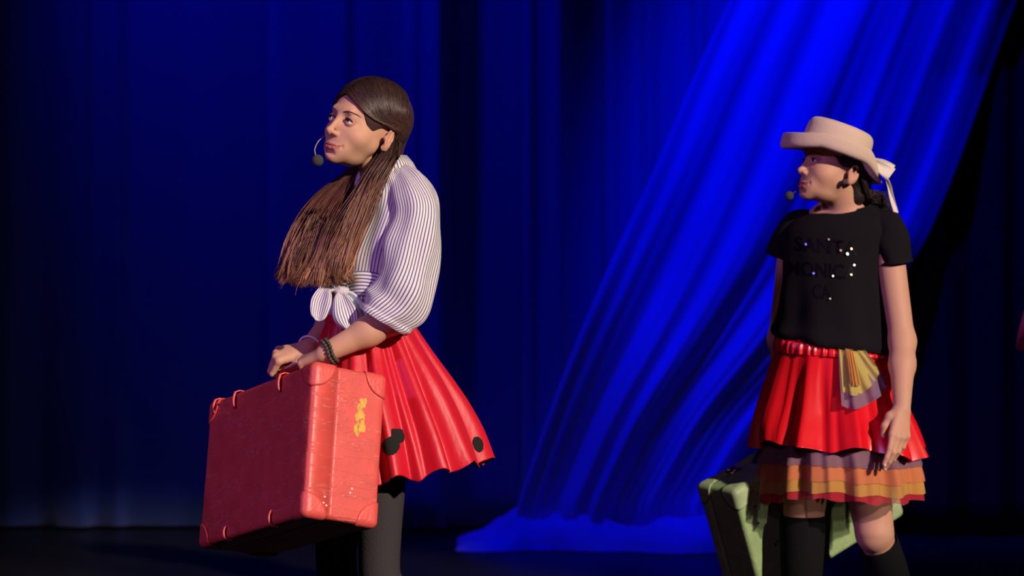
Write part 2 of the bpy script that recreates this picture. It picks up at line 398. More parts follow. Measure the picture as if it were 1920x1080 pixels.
            if brows:
                bp = []
                for bx, bz in crom([(.0145, .0185), (.019, .0198), (.025, .0212), (.033, .0222), (.041, .0208), (.049, .0172)], 16):
                    h = bv.ray_cast(Vector(s.w((x * bx, .2, bz))), Vector(-s.R[:, 1])); bp.append(np.array(h[0]) + s.R[:, 1] * .0007 if h[0] is not None else s.w((x * bx, .09, bz)))
                bp = np.array(bp)
                tube('eyebrow', bp, np.interp(np.linspace(0, 1, 16), [0, .2, .5, .8, 1], [.0009, .0016, .0017, .0012, .0004]) * s.k, m_brow, parent, 8)

def hand(D, wrist, d, n, side, size=1.0, curl=((35, 60, 40),) * 4, thumb=None, spread=0.0, rw=.021):
    """wrist point, d = wrist to knuckles, n = out of the back of the hand, side = toward the thumb; returns finger tips"""
    d = nrm(d); n = nrm(n - (np.asarray(n) @ d) * d); sd = nrm(np.cross(d, n)); sd = sd if sd @ np.asarray(side) > 0 else -sd
    w_ = np.asarray(wrist, float); z = size; tips = []
    kn = []
    for off, fw, r in ((.027, .086, .0112), (.009, .089, .0115), (-.009, .084, .0108), (-.0255, .075, .0098)):
        k0 = w_ + z * (fw * d + off * sd + (.002 - abs(off) * .10) * n); kn.append(k0)
        D.cone(w_ + z * (.012 * d + off * .45 * sd), k0, .0145 * z, r * z, .012 * z)
    L = ((.042, .026, .021), (.046, .029, .022), (.043, .027, .022), (.033, .020, .019)); R_ = (.0088, .0090, .0085, .0076)
    for i in range(4):
        p = kn[i]; a = 0.0; base = nrm(d + spread * (1.0, .3, -.4, -1.1)[i] * sd); r = R_[i] * z; prev = r * 1.12
        for j in range(3):
            a += math.radians(curl[i][j]); q = p + L[i][j] * z * (math.cos(a) * base - math.sin(a) * n)
            r2 = r * (0.96, 0.88, 0.78)[j]; D.cone(p, q, prev, r2, .004 * z if j else .006 * z); p = q; prev = r2
        tips.append((p, math.cos(a) * base - math.sin(a) * n, math.sin(a) * base + math.cos(a) * n, prev))
    t = thumb or ((.030, .034, -.010), (.058, .046, -.022), (.082, .040, -.034))
    q = [w_ + z * (.014 * d + .014 * sd - .006 * n)] + [w_ + z * (p[0] * d + p[1] * sd + p[2] * n) for p in t]
    D.chain(q, [.016 * z, .0125 * z, .0100 * z, .0080 * z], .008 * z)
    td = nrm(q[3] - q[2]); tips.append((q[3], td, nrm(n - (n @ td) * td + .6 * sd), .008 * z))
    return tips
def nails(tips, mat, parent, which=(0, 1, 2, 3, 4)):
    for i in which:
        p, t, n, r = tips[i]; n = nrm(n - (n @ t) * t); b = np.cross(t, n)
        ball('fingernail', p + n * r * .80 + t * r * .25, (r * .68, r * .85, r * .30), mat, parent, 10, 7, M=np.stack([b, t, n], 1))

def facing(yaw):
    y = math.radians(yaw); f = np.array([-math.sin(y), -math.cos(y), 0.0]); return f, np.array([-f[1], f[0], 0.0])

# ------------------------------------------------------------------ setting: floor, back wall, curtains
m_floor = M_('black stage floor', (.012, .012, .014), 0.36, spec=0.25, bump=(7, .15, (1, 1, 1)), var=.4, varscale=3)
me = mesh('floor', [(-7, -2, 0), (7, -2, 0), (7, 13.2, 0), (-7, 13.2, 0)], [(0, 1, 2, 3)])
tag(link('floor', me, m_floor, smooth=False), kind='structure')
me = mesh('wall_back', [(-7, 13.2, 0), (7, 13.2, 0), (7, 13.2, 7), (-7, 13.2, 7)], [(0, 1, 2, 3)])
tag(link('wall_back', me, M_('black wall', (.01, .01, .011), .9), smooth=False), kind='structure')

def blue_cloth(name, c, rough=.85, sheen=.3):
    return M_(name, c, rough, sheen=sheen, bump=(120, .15, (1, 1, .3)))
m_back = blue_cloth('blue backdrop cloth', (.03, .07, .45))
m_drape = blue_cloth('bright blue voile', (.05, .08, .80), .75, .2)
m_black = M_('black curtain velvet', (.022, .010, .016), .95, spec=.1)

def curtain(name, label, px0, px1, Y, knots, mat, top=5.6, seed=0, small=.012, bottom=.012, group='stage curtains'):
    """hanging cloth between two photo columns; knots = fold profile (column, push toward the audience in metres)"""
    nu = int(abs(px1 - px0) / 5); nv = 40
    px = np.linspace(px0, px1, nu); kx, ky = zip(*knots); prof = np.interp(px, kx, ky)
    ker = np.array([1, 2, 3, 2, 1]) / 9.; pr = np.convolve(np.pad(prof, 2, 'edge'), ker, 'valid')
    x = (px - CX) / F * Y; z = np.linspace(bottom, top, nv)
    X = np.tile(x, (nv, 1)); Z = np.tile(z[:, None], (1, nu)); r = np.random.default_rng(seed)
    n = np.zeros((nv, nu))
    for k in range(9):
        fr = r.uniform(5, 34); ph = r.uniform(0, 6.28); n += np.sin(X * fr + ph + .25 * np.sin(Z * r.uniform(.5, 1.6) + ph)) * small * r.uniform(.3, 1) * 8 / (fr + 4)
    sw = 1 + .12 * np.sin(Z * 1.3 + seed)
    Yg = Y - pr[None, :] * sw - n
    p = np.stack([X, Yg, Z], -1)
    o = grid(name, p, mat, solid=.004); tag(o, label, 'curtain', group); return o
curtain('stage_curtain', 'dark blue backdrop curtain panel at the far left of the stage', -260, 509, 12.0,
        [(-260, .02), (-150, .08), (-60, .02), (20, .08), (75, .02), (110, .06), (165, .10), (178, .03), (228, .07), (240, .02), (330, .05), (375, .06), (450, .02), (509, .0)], m_back, seed=3)
curtain('stage_curtain', 'blue backdrop curtain panel hanging behind the girl with the red suitcase', 507, 985, 11.93,
        [(507, .03), (520, .05), (655, .07), (662, .04), (760, .05), (780, .08), (790, .05), (830, .13), (846, .0), (900, -.03), (985, -.02)], m_back, seed=5)
curtain('stage_curtain', 'dark blue curtain panel between the striped shirt girl and the bright drape', 980, 1720, 11.88,
        [(980, .0), (992, .09), (1002, .04), (1030, .06), (1054, .20), (1066, .0), (1132, .0), (1146, .10), (1158, .0), (1203, .0), (1217, .11), (1230, .0), (1297, .0), (1309, .11), (1322, .0), (1450, .05), (1600, 0), (1720, .05)], m_back, seed=8)
curtain('stage_curtain', 'black side curtain at the right edge behind the girl in the hat', 1610, 2500, 11.72,
        [(1610, .0), (1660, .08), (1720, .0), (1770, .10), (1820, .0), (1865, .10), (1905, .01), (1960, .1), (2050, 0), (2150, .1), (2300, 0), (2500, .1)], m_black, seed=11)

# the bright drape: hung wide at the top, gathered to the floor
def drape():
    root = empty('draped_cloth', (.6, 11.45, 0), 'bright blue voile swept diagonally from above down to the stage floor', 'drape')
    Lk = [(-0.55, 1600), (-0.18, 1440), (0, 1365), (.15, 1298), (.34, 1222), (.5, 1150), (.66, 1084), (.82, 1026), (1.0, 968)]
    Rk = [(-0.55, 2200), (-0.18, 1990), (0, 1912), (.15, 1862), (.34, 1795), (.5, 1728), (.66, 1600), (.82, 1440), (1.0, 1325)]
    nv, nu = 130, 240
    t = np.linspace(-.55, 1.0, nv); s = np.linspace(0, 1, nu)
    L = np.interp(t, *zip(*Lk)); Rr = np.interp(t, *zip(*Rk))
    ker = np.ones(9) / 9; sm = lambda a: np.convolve(np.pad(a, 4, 'edge') if False else np.concatenate([2 * a[0] - a[4:0:-1], a, 2 * a[-1] - a[-2:-6:-1]]), ker, 'valid')
    L, Rr = sm(L), sm(Rr)
    sc = F / 11.45
    py = 0 + (t * 945)                         # height of each row as read in the photograph
    z = CAMH + (430 - py) / sc; z[-1] = .05
    S_, T_ = np.meshgrid(s, t)
    X = (L[:, None] * (1 - S_) + Rr[:, None] * S_ - CX) / sc
    gather = np.clip((T_ + .2) / 1.2, 0, 1)
    fold = np.zeros_like(S_)
    for c, wd, a in ((.0, .03, .03), (.10, .07, .055), (.27, .06, .05), (.42, .09, .085), (.60, .06, .04), (.76, .09, .04), (.93, .07, .03)):
        cc = c + .02 * np.sin(T_ * 3 + c * 20)
        fold += a * np.exp(-((S_ - cc) / wd) ** 2)
    for fr, ph, a in ((29, .3, .009), (47, 1.9, .007), (83, .7, .0035), (131, 2.2, .0018)): fold += a * np.sin(S_ * fr + ph + .8 * np.sin(T_ * 2.2 + ph)) * (.35 + 1.1 * gather) * np.clip(1.5 - S_, .4, 1)
    back = .55 * np.clip((S_ - .55) / .45, 0, 1) ** 1.3 * np.clip(1.15 - T_, 0, 1)
    Y = 11.30 - fold * (0.8 + .5 * gather) + back * .5
    p = np.stack([X, Y, np.tile(z[:, None], (1, nu))], -1)
    grid('hanging_cloth', p, m_drape, root, solid=.003)
    # cloth heaped on the floor
    nx, ny = 230, 90
    x = np.linspace(-.235, 1.15, nx); y = np.linspace(10.93, 11.62, ny); Xg, Yg = np.meshgrid(x, y)
    h = np.zeros_like(Xg); r = np.random.default_rng(4)
    for k in range(16):
        an = r.uniform(-.7, .9); fr = r.uniform(9, 34); ph = r.uniform(0, 6.28)
        u = (Xg * math.cos(an) + Yg * math.sin(an) * 1.6) * fr + ph + 1.2 * np.sin(Xg * r.uniform(3, 8) + ph) + .8 * np.sin(Yg * 9 + ph)
        h += (1 - np.abs(np.sin(u * .5))) ** 1.5 * 9 / (fr + 9)
    h /= h.max()
    xr = np.clip((Xg + .235) / .34, 0, 1); xr = xr ** .55
    front = 11.06 + .05 * np.sin(Xg * 6.5 + .4) + .02 * np.sin(Xg * 17) + .05 * np.clip((.1 - Xg) / .3, 0, 1)
    env = np.clip((Yg - front) / .13, 0, 1) ** .5 * np.clip((11.62 - Yg) / .1, 0, 1) ** .5 * xr * np.clip((1.15 - Xg) / .15, 0, 1) ** .5
    H = env * (.055 + .15 * h) * (.62 + .38 * np.clip((Xg + .2) / .35, 0, 1)) * (.95 + .2 * np.sin(Xg * 5 + 1.5))
    p = np.stack([Xg + .02 * h, Yg, np.maximum(H, .004)], -1)
    ff = grid_faces(ny, nx, False); Hf = H.ravel()[ff].max(1); ff = ff[Hf > .004]; used = np.unique(ff); remap = np.full(nx * ny, -1); remap[used] = np.arange(len(used))
    link('cloth_train', mesh('cloth_train', p.reshape(-1, 3)[used], remap[ff]), m_drape, root)
drape()

# ------------------------------------------------------------------ suitcases
def rounded_corner(c, sgn, s, r, n=12, out=.0018):
    """shell patch over one corner of a rounded box with half sizes c"""
    c = np.asarray(c); V = []; Fc = []
    for a in range(3):
        b, d = (a + 1) % 3, (a + 2) % 3; base = len(V)
        for i in range(n):
            for j in range(n):
                ph = j / (n - 1) * PI / 2; q = c.copy(); rho = s * i / (n - 1); q[b] -= rho * math.cos(ph); q[d] -= rho * math.sin(ph)
                inner = np.minimum(q, c - r); dv = q - inner; dv = dv / np.linalg.norm(dv) * (r + out); V.append((inner + dv) * sgn)
        for i in range(n - 1):
            for j in range(n - 1): Fc.append((base + i * n + j, base + (i + 1) * n + j, base + (i + 1) * n + j + 1, base + i * n + j + 1))
    return V, Fc
def suitcase(name, label, origin, ax, ay, az, dims, mats, split, clips=(), handle_mat=None, hpos=.5, seam_side=1):
    L, Wd, H = dims; m_body, m_cap, m_trim, m_in = mats
    R = np.stack([ax, ay, az], 1); root = empty(name, (0, 0, 0), label, 'suitcase')
    root.matrix_basis = Matrix.LocRotScale(Vector(origin), Matrix(R.tolist()).to_quaternion(), None)
    def put(nm, me, mt, smooth=True, solid=0, lab=None):
        o = bpy.data.objects.new(nm, me); COL.objects.link(o); me.materials.append(mt); o.parent = root
        if smooth: me.polygons.foreach_set('use_smooth', np.ones(len(me.polygons), bool))
        if solid: md = o.modifiers.new('thick', 'SOLIDIFY'); md.thickness = solid; md.offset = 1
        if lab: o['label'] = lab
        return o
    def rbox(lo, hi, r, seg=4, cuts=0, sag=0, seam=None):
        bm = bmesh.new(); bmesh.ops.create_cube(bm, size=1)
        for v in bm.verts: v.co = Vector([lo[i] + (v.co[i] + .5) * (hi[i] - lo[i]) for i in range(3)])
        bmesh.ops.bevel(bm, geom=[e for e in bm.edges if seam is None or not all(abs(v.co.y - seam) < 1e-6 for v in e.verts)], offset=r, segments=seg, profile=.5, affect='EDGES')
        if cuts:
            big = [e for e in bm.edges if e.calc_length() > .08]
            bmesh.ops.subdivide_edges(bm, edges=big, cuts=cuts, use_grid_fill=True)
            for v in bm.verts:
                u = (v.co.x - lo[0]) / (hi[0] - lo[0]); q = (v.co.z - lo[2]) / (hi[2] - lo[2])
                b = max(0, math.sin(PI * u)) * max(0, math.sin(PI * q))
                if (abs(v.co.y - lo[1]) < r * .3 or abs(v.co.y - hi[1]) < r * .3) and (seam is None or abs(v.co.y - seam) > r):
                    v.co.y += (-sag * b + .0035 * mnoise.noise(Vector((v.co.x * 9, v.co.z * 26, 1.7))) * min(1, 4 * b) * (1 if hz > .18 else .4)) * (-1 if v.co.y < (lo[1] + hi[1]) / 2 else 1)
        me = bpy.data.meshes.new('shell'); bm.to_mesh(me); bm.free(); return me
    hx, hy, hz = L / 2, Wd / 2, H / 2; r = .014; g = .0007
    ys = -hy + split * Wd
    put('shell', rbox((-hx, ys + g, -hz), (hx, hy, hz), r * .9, 4, 14, .004, ys + g), m_body)
    put('lid', rbox((-hx, -hy, -hz), (hx, ys - g, hz), r * .9, 4, 14, .004, ys - g), m_body)
    put('seam_band', rbox((-hx + .003, ys - .006, -hz + .003), (hx - .003, ys + .006, hz - .003), .003, 2), m_in)
    # raised edging strips along both big faces
    for sx in (-1, 1):
        for sy in (-1, 1):
            for sz in (-1, 1):
                V, Fc = rounded_corner((hx, hy, hz), np.array([sx, sy, sz]), .058, r)
                bm = bmesh.new(); vs = [bm.verts.new(v) for v in V]
                for f in Fc: bm.faces.new([vs[k] for k in f])
                bmesh.ops.remove_doubles(bm, verts=bm.verts, dist=.0006); bmesh.ops.dissolve_degenerate(bm, edges=bm.edges, dist=.0001); bmesh.ops.delete(bm, geom=[v for v in bm.verts if not v.link_faces], context='VERTS')
                bmesh.ops.recalc_face_normals(bm, faces=bm.faces)
                c0 = sum((f.calc_center_median() for f in bm.faces), Vector()) / len(bm.faces)
                nn = sum((f.normal * f.calc_area() for f in bm.faces), Vector())
                if nn.dot(Vector((sx, sy, sz))) < 0: bmesh.ops.reverse_faces(bm, faces=bm.faces)
                me = bpy.data.meshes.new('corner'); bm.to_mesh(me); bm.free(); put('corner_cap', me, m_cap, solid=.0022)
    # handle: loop of leather on two mounts
    hx0 = (hpos - .5) * L; n = 24; a = np.linspace(0, PI, n)
    path = np.stack([hx0 - .068 * np.cos(a), np.full(n, ys * .4), hz + .004 + .046 * np.clip(np.sin(a) * 1.5, 0, 1) ** .8], 1)
    v, f = tubes(path[None], np.full((1, n), .0075), 10); hd = put('handle', mesh('handle', v, f), handle_mat or m_trim)
    for sx in (-1, 1):
        bm = bmesh.new(); bmesh.ops.create_cube(bm, size=1, matrix=Matrix.Translation((hx0 + sx * .068, ys * .4, hz + .005)) @ Matrix.Diagonal((.028, .022, .010, 1)))
        bmesh.ops.bevel(bm, geom=list(bm.edges), offset=.003, segments=2, affect='EDGES'); me = bpy.data.meshes.new('mount'); bm.to_mesh(me); bm.free()
        put('handle_mount', me, m_metal)
    for fx in (.18, .82):
        x0 = (fx - .5) * L; bm = bmesh.new()
        for (cx, cy, cz, sx, sy, sz) in ((x0, ys, hz + .003, .040, .030, .005), (x0, ys - .008, hz + .007, .020, .016, .006), (x0, ys + .012, hz + .007, .028, .009, .007)):
            rr = bmesh.ops.create_cube(bm, size=1, matrix=Matrix.Translation((cx, cy, cz)) @ Matrix.Diagonal((sx, sy, sz, 1)))
        bmesh.ops.bevel(bm, geom=list(bm.edges), offset=.0014, segments=2, affect='EDGES'); me = bpy.data.meshes.new('latch'); bm.to_mesh(me); bm.free()
        put('latch', me, m_metal)
    for (fx, top, ln) in clips:      # leather tabs folded over the long edges of the big face
        x0 = (fx - .5) * L; z0 = hz * top; y0 = -hy if seam_side > 0 else hy; sgy = -1 if seam_side > 0 else 1
        n = 12; pts = []
        for k in range(n):
            q = k / (n - 1)
            if q < .35: pts.append((y0 - sgy * .018 * (1 - q / .35) - sgy * .004, z0 + top * .003))
            else: pts.append((y0 + sgy * (.003 + .004 * math.sin((q - .35) / .65 * PI)), z0 - top * (.002 + (q - .35) / .65 * ln)))
        path = np.array([(x0, p[0], p[1]) for p in pts]); w_ = .0045
        G = np.stack([path + np.array([-w_, 0, 0]), path + np.array([-w_ * .4, sgy * .0022, top * .0016]), path + np.array([w_ * .4, sgy * .0022, top * .0016]), path + np.array([w_, 0, 0])], 1)
        put('edge_tab', mesh('tab', G.reshape(-1, 3), grid_faces(n, 4, False)), m_cap, solid=.002)
    return root, put

def leather(name, c, wear, scale=(1, 1, 1), crease=.6):
    m = M_(name, c, .42, spec=.5); nt = m.node_tree; b = nt.nodes['Principled BSDF']; N = nt.nodes.new; K = nt.links.new
    tc = N('ShaderNodeTexCoord')
    mp = N('ShaderNodeMapping'); mp.inputs['Scale'].default_value = scale; K(tc.outputs['Object'], mp.inputs[0])
    n1 = N('ShaderNodeTexNoise'); n1.inputs['Scale'].default_value = 7; n1.inputs['Detail'].default_value = 5; n1.inputs['Roughness'].default_value = .55; n1.inputs['Distortion'].default_value = .25; K(mp.outputs[0], n1.inputs[0])
    # ridged creases
    s1 = N('ShaderNodeMath'); s1.operation = 'SUBTRACT'; s1.inputs[1].default_value = .5; K(n1.outputs[0], s1.inputs[0])
    ab = N('ShaderNodeMath'); ab.operation = 'ABSOLUTE'; K(s1.outputs[0], ab.inputs[0])
    mr = N('ShaderNodeMapRange'); mr.inputs[1].default_value = 0; mr.inputs[2].default_value = .020; mr.inputs[3].default_value = 1; mr.inputs[4].default_value = 0; K(ab.outputs[0], mr.inputs[0])
    n2 = N('ShaderNodeTexNoise'); n2.inputs['Scale'].default_value = 160; n2.inputs['Detail'].default_value = 3; K(tc.outputs['Object'], n2.inputs[0])
    ad = N('ShaderNodeMath'); ad.operation = 'MULTIPLY_ADD'; ad.inputs[1].default_value = .25; K(n2.outputs[0], ad.inputs[0]); K(mr.outputs[0], ad.inputs[2])
    bp = N('ShaderNodeBump'); bp.inputs['Strength'].default_value = crease; bp.inputs['Distance'].default_value = .003; K(ad.outputs[0], bp.inputs['Height']); K(bp.outputs[0], b.inputs['Normal'])
    n3 = N('ShaderNodeTexNoise'); n3.inputs['Scale'].default_value = 22; n3.inputs['Detail'].default_value = 6; K(tc.outputs['Object'], n3.inputs[0])
    rp = N('ShaderNodeValToRGB'); e = rp.color_ramp.elements; e[0].position = .25; e[0].color = (*[x * .78 for x in c], 1); e[1].position = .72; e[1].color = (*c, 1)
    x = e.new(.78); x.color = (*wear, 1); K(n3.outputs[0], rp.inputs[0])
    mx = N('ShaderNodeMix'); mx.data_type = 'RGBA'; mm = N('ShaderNodeMath'); mm.operation = 'MULTIPLY'; mm.inputs[1].default_value = crease * .75; K(mr.outputs[0], mm.inputs[0])
    K(mm.outputs[0], mx.inputs[0]); K(rp.outputs[0], mx.inputs[6]); mx.inputs[7].default_value = (*[min(1, x * 1.15 + .10) for x in wear], 1); K(mx.outputs[2], b.inputs['Base Color'])
    return m
m_redcase = leather('worn red leatherette', (.78, .10, .085), (.84, .22, .18), (1.0, 0.6, 4.6), .45)
m_redcap = M_('red corner leather', (.74, .10, .085), .4, bump=(140, .3, (1, 1, 1))); m_dkred = M_('dark red seam', (.30, .02, .02), .6)
m_tab = M_('red strap leather', (.8, .25, .16), .4)
Lr, Wr, Hr = .557, .199, .373
cA = nrm((-.298, .451, -.126)); cV = np.array((-.018, -.111, -.356)); cV = nrm(cV - (cV @ cA) * cA); cB = np.cross(cV, cA)
RC_O = np.array([-.471, 6.676, .965]); RC_AX = (cA, cB, -cV)
rc_center = RC_O + cA * Lr / 2 + cB * Wr / 2 + cV * Hr / 2
red_root, red_put = suitcase('suitcase', 'worn red leatherette suitcase with corner caps, held by the striped shirt girl', rc_center, cA, -cB, -cV, (Lr, Wr, Hr),
         (m_redcase, m_redcap, m_dkred, m_dkred), .68, clips=((.93, 1, .035), (.73, 1, .04), (.30, 1, .042), (.73, -1, .030), (.30, -1, .034)), seam_side=-1)
m_grn = leather('chipped green paint', (.34, .50, .22), (.52, .54, .33), (1, .6, 1.5), .25)
m_grncap = M_('green corner cap', (.38, .50, .27), .5, var=.35, varscale=40)
Lg, Wg, Hg = .583, .164, .342
gA = nrm((.4382, .321, .2131)); gV = np.array((.091, .0871, -.3183)); gV = nrm(gV - (gV @ gA) * gA); gB = np.cross(gV, gA); gB = gB if gB[0] < 0 else -gB
GC_O = np.array([0, 0, CAMH]) + (np.array([.617, 7.748, .553]) - np.array([0, 0, CAMH])) * 1.002
gc_center = GC_O + gA * Lg / 2 + gB * Wg / 2 + gV * Hg / 2
grn_root, grn_put = suitcase('suitcase', 'chipped pale green suitcase with steel latch, behind the legs of the hat girl', gc_center, gA, gB, -gV, (Lg, Wg, Hg),
         (m_grn, m_grncap, m_dkred, M_('dark green seam', (.05, .07, .04), .6)), .70, handle_mat=M_('dark leather handle', (.03, .025, .02), .5))
# stains and chips that stay with the cases
def patch(put, name, mat, c, e1, e2, w1, w2, seed, n=26, lab=None):
    r = np.random.default_rng(seed); c = np.asarray(c, float); a = np.linspace(0, 2 * PI, n, endpoint=False)
    rad = 1 + .25 * np.sin(3 * a + r.uniform(0, 6)) + r.uniform(-.18, .18, n)
    V = [c] + [c + np.asarray(e1) * w1 * rad[k] * math.cos(a[k]) + np.asarray(e2) * w2 * rad[k] * math.sin(a[k]) for k in range(n)]
    put(name, mesh(name, V, [(0, 1 + k, 1 + (k + 1) % n) for k in range(n)]), mat, False, lab=lab)
m_sticker = M_('yellowed label paper', (.78, .40, .07), .7, var=.5, varscale=60); m_chipred = M_('red paint chip', (.7, .02, .03), .5); m_chip = M_('bare pink chip', (.66, .45, .33), .8); m_chipd = M_('dark chip', (.03, .03, .02), .8)
for k, (yy, zz, w1, w2) in enumerate(((-.032, .080, .012, .020), (-.040, .050, .010, .017), (-.026, .042, .007, .018), (-.040, .110, .009, .012))):
    patch(red_put, 'old_label', m_sticker, (-Lr / 2 - .0007, yy, zz), (0, 1, 0), (0, 0, 1), w1, w2, k)
for k, (yy, zz) in enumerate(((.05, -.15), (.042, -.155), (.048, -.135), (.062, -.16), (-.02, -.115), (-.024, -.105))):
    patch(red_put, 'paint_chip', m_ribbon, (-Lr / 2 - .0006, yy, zz), (0, 1, 0), (0, 0, 1), .0028, .0024, 40 + k, 10)
for k, (yy, zz, w1, w2) in enumerate(((Wg / 2 - .030, -.015, .0028, .020), (Wg / 2 - .026, -.085, .0035, .012))):
    patch(grn_put, 'paint_chip', m_chipred, (-Lg / 2 - .0006, yy, zz), (0, 1, 0), (0, 0, 1), w1, w2, 60 + k, 16, 'red paint chip')
for k, (xx, zz, w1) in enumerate(((-.235, .10, .004), (-.215, .13, .003), (-.205, .118, .004), (-.24, .05, .005), (-.19, -.03, .004), (-.2, -.035, .005), (-.23, .145, .003))):
    patch(grn_put, 'paint_chip', m_chipd, (xx, -Wg / 2 - .0008, zz), (1, 0, 0), (0, 0, 1), w1, w1 * .8, 70 + k, 10)

# ------------------------------------------------------------------ people: shared pieces
def hair_strands(name, paths, radii, tints, mat, parent, extra=None):
    v, f = tubes(paths, radii, 3); t = np.repeat(tints.reshape(-1, 3), 3, axis=0)
    if extra is not None:
        ev, ef, et = extra; f = np.concatenate([f, ef + len(v)]); v = np.concatenate([v, ev]); t = np.concatenate([t, et])
    me = mesh(name, v, f); set_tint(me, t)
    o = link(name, me, mat, parent); tag(o, kind='stuff'); return o
def slerp_path(a, b, n, mid=None):
    """unit-sphere path a->(mid)->b"""
    P_ = [nrm(a), nrm(b)] if mid is None else [nrm(a), nrm(mid), nrm(b)]
    q = crom(P_, n) if len(P_) > 2 else np.linspace(P_[0], P_[1], n)
    return q / np.linalg.norm(q, axis=1, keepdims=True)
def shoe(name, ankle, yaw, mat, parent, L=.235):
    f, l = facing(yaw); a = np.array([ankle[0], ankle[1], 0.0]); U = np.tile(l, (7, 1)); Vv = np.tile([0, 0, 1.], (7, 1))
    s = np.array([-.065, -.055, -.01, .05, .11, .155, .172]) * L / .235
    hgt = np.array([.010, .034, .040, .034, .026, .020, .006]); wd = np.array([.010, .030, .034, .040, .042, .030, .008])
    C = a + s[:, None] * f + np.array([0, 0, 1.]) * hgt[:, None]
    p, uv = loft(C, U, Vv, wd, hgt, 22, 26); p[..., 2] = np.maximum(p[..., 2], .003)
    grid(name, p, mat, parent, True, caps=True)
def leg_tube(name, pts, rs, mat, parent, nv=40, nu=26, top_solid=.002, disp=None):
    pts = np.asarray(pts, float); p = crom(pts, nv); r = crom(np.asarray(rs, float)[:, None], nv)[:, 0]
    v, f = tubes(p[None], r[None], nu); g = v.reshape(nv, nu, 3)
    return grid(name, g, mat, parent, True, solid=top_solid)

def headset(parent, Hd, side, path, foam, r_foam, mat_boom, lobe=True):
    hs = tube('headset_microphone', Hd.wv(path), .0016, mat_boom, parent, 8, 30)
    ball('foam_windscreen', Hd.w(foam), r_foam, m_mic, hs, 18, 12)
    return hs

def fan(t, a): return a
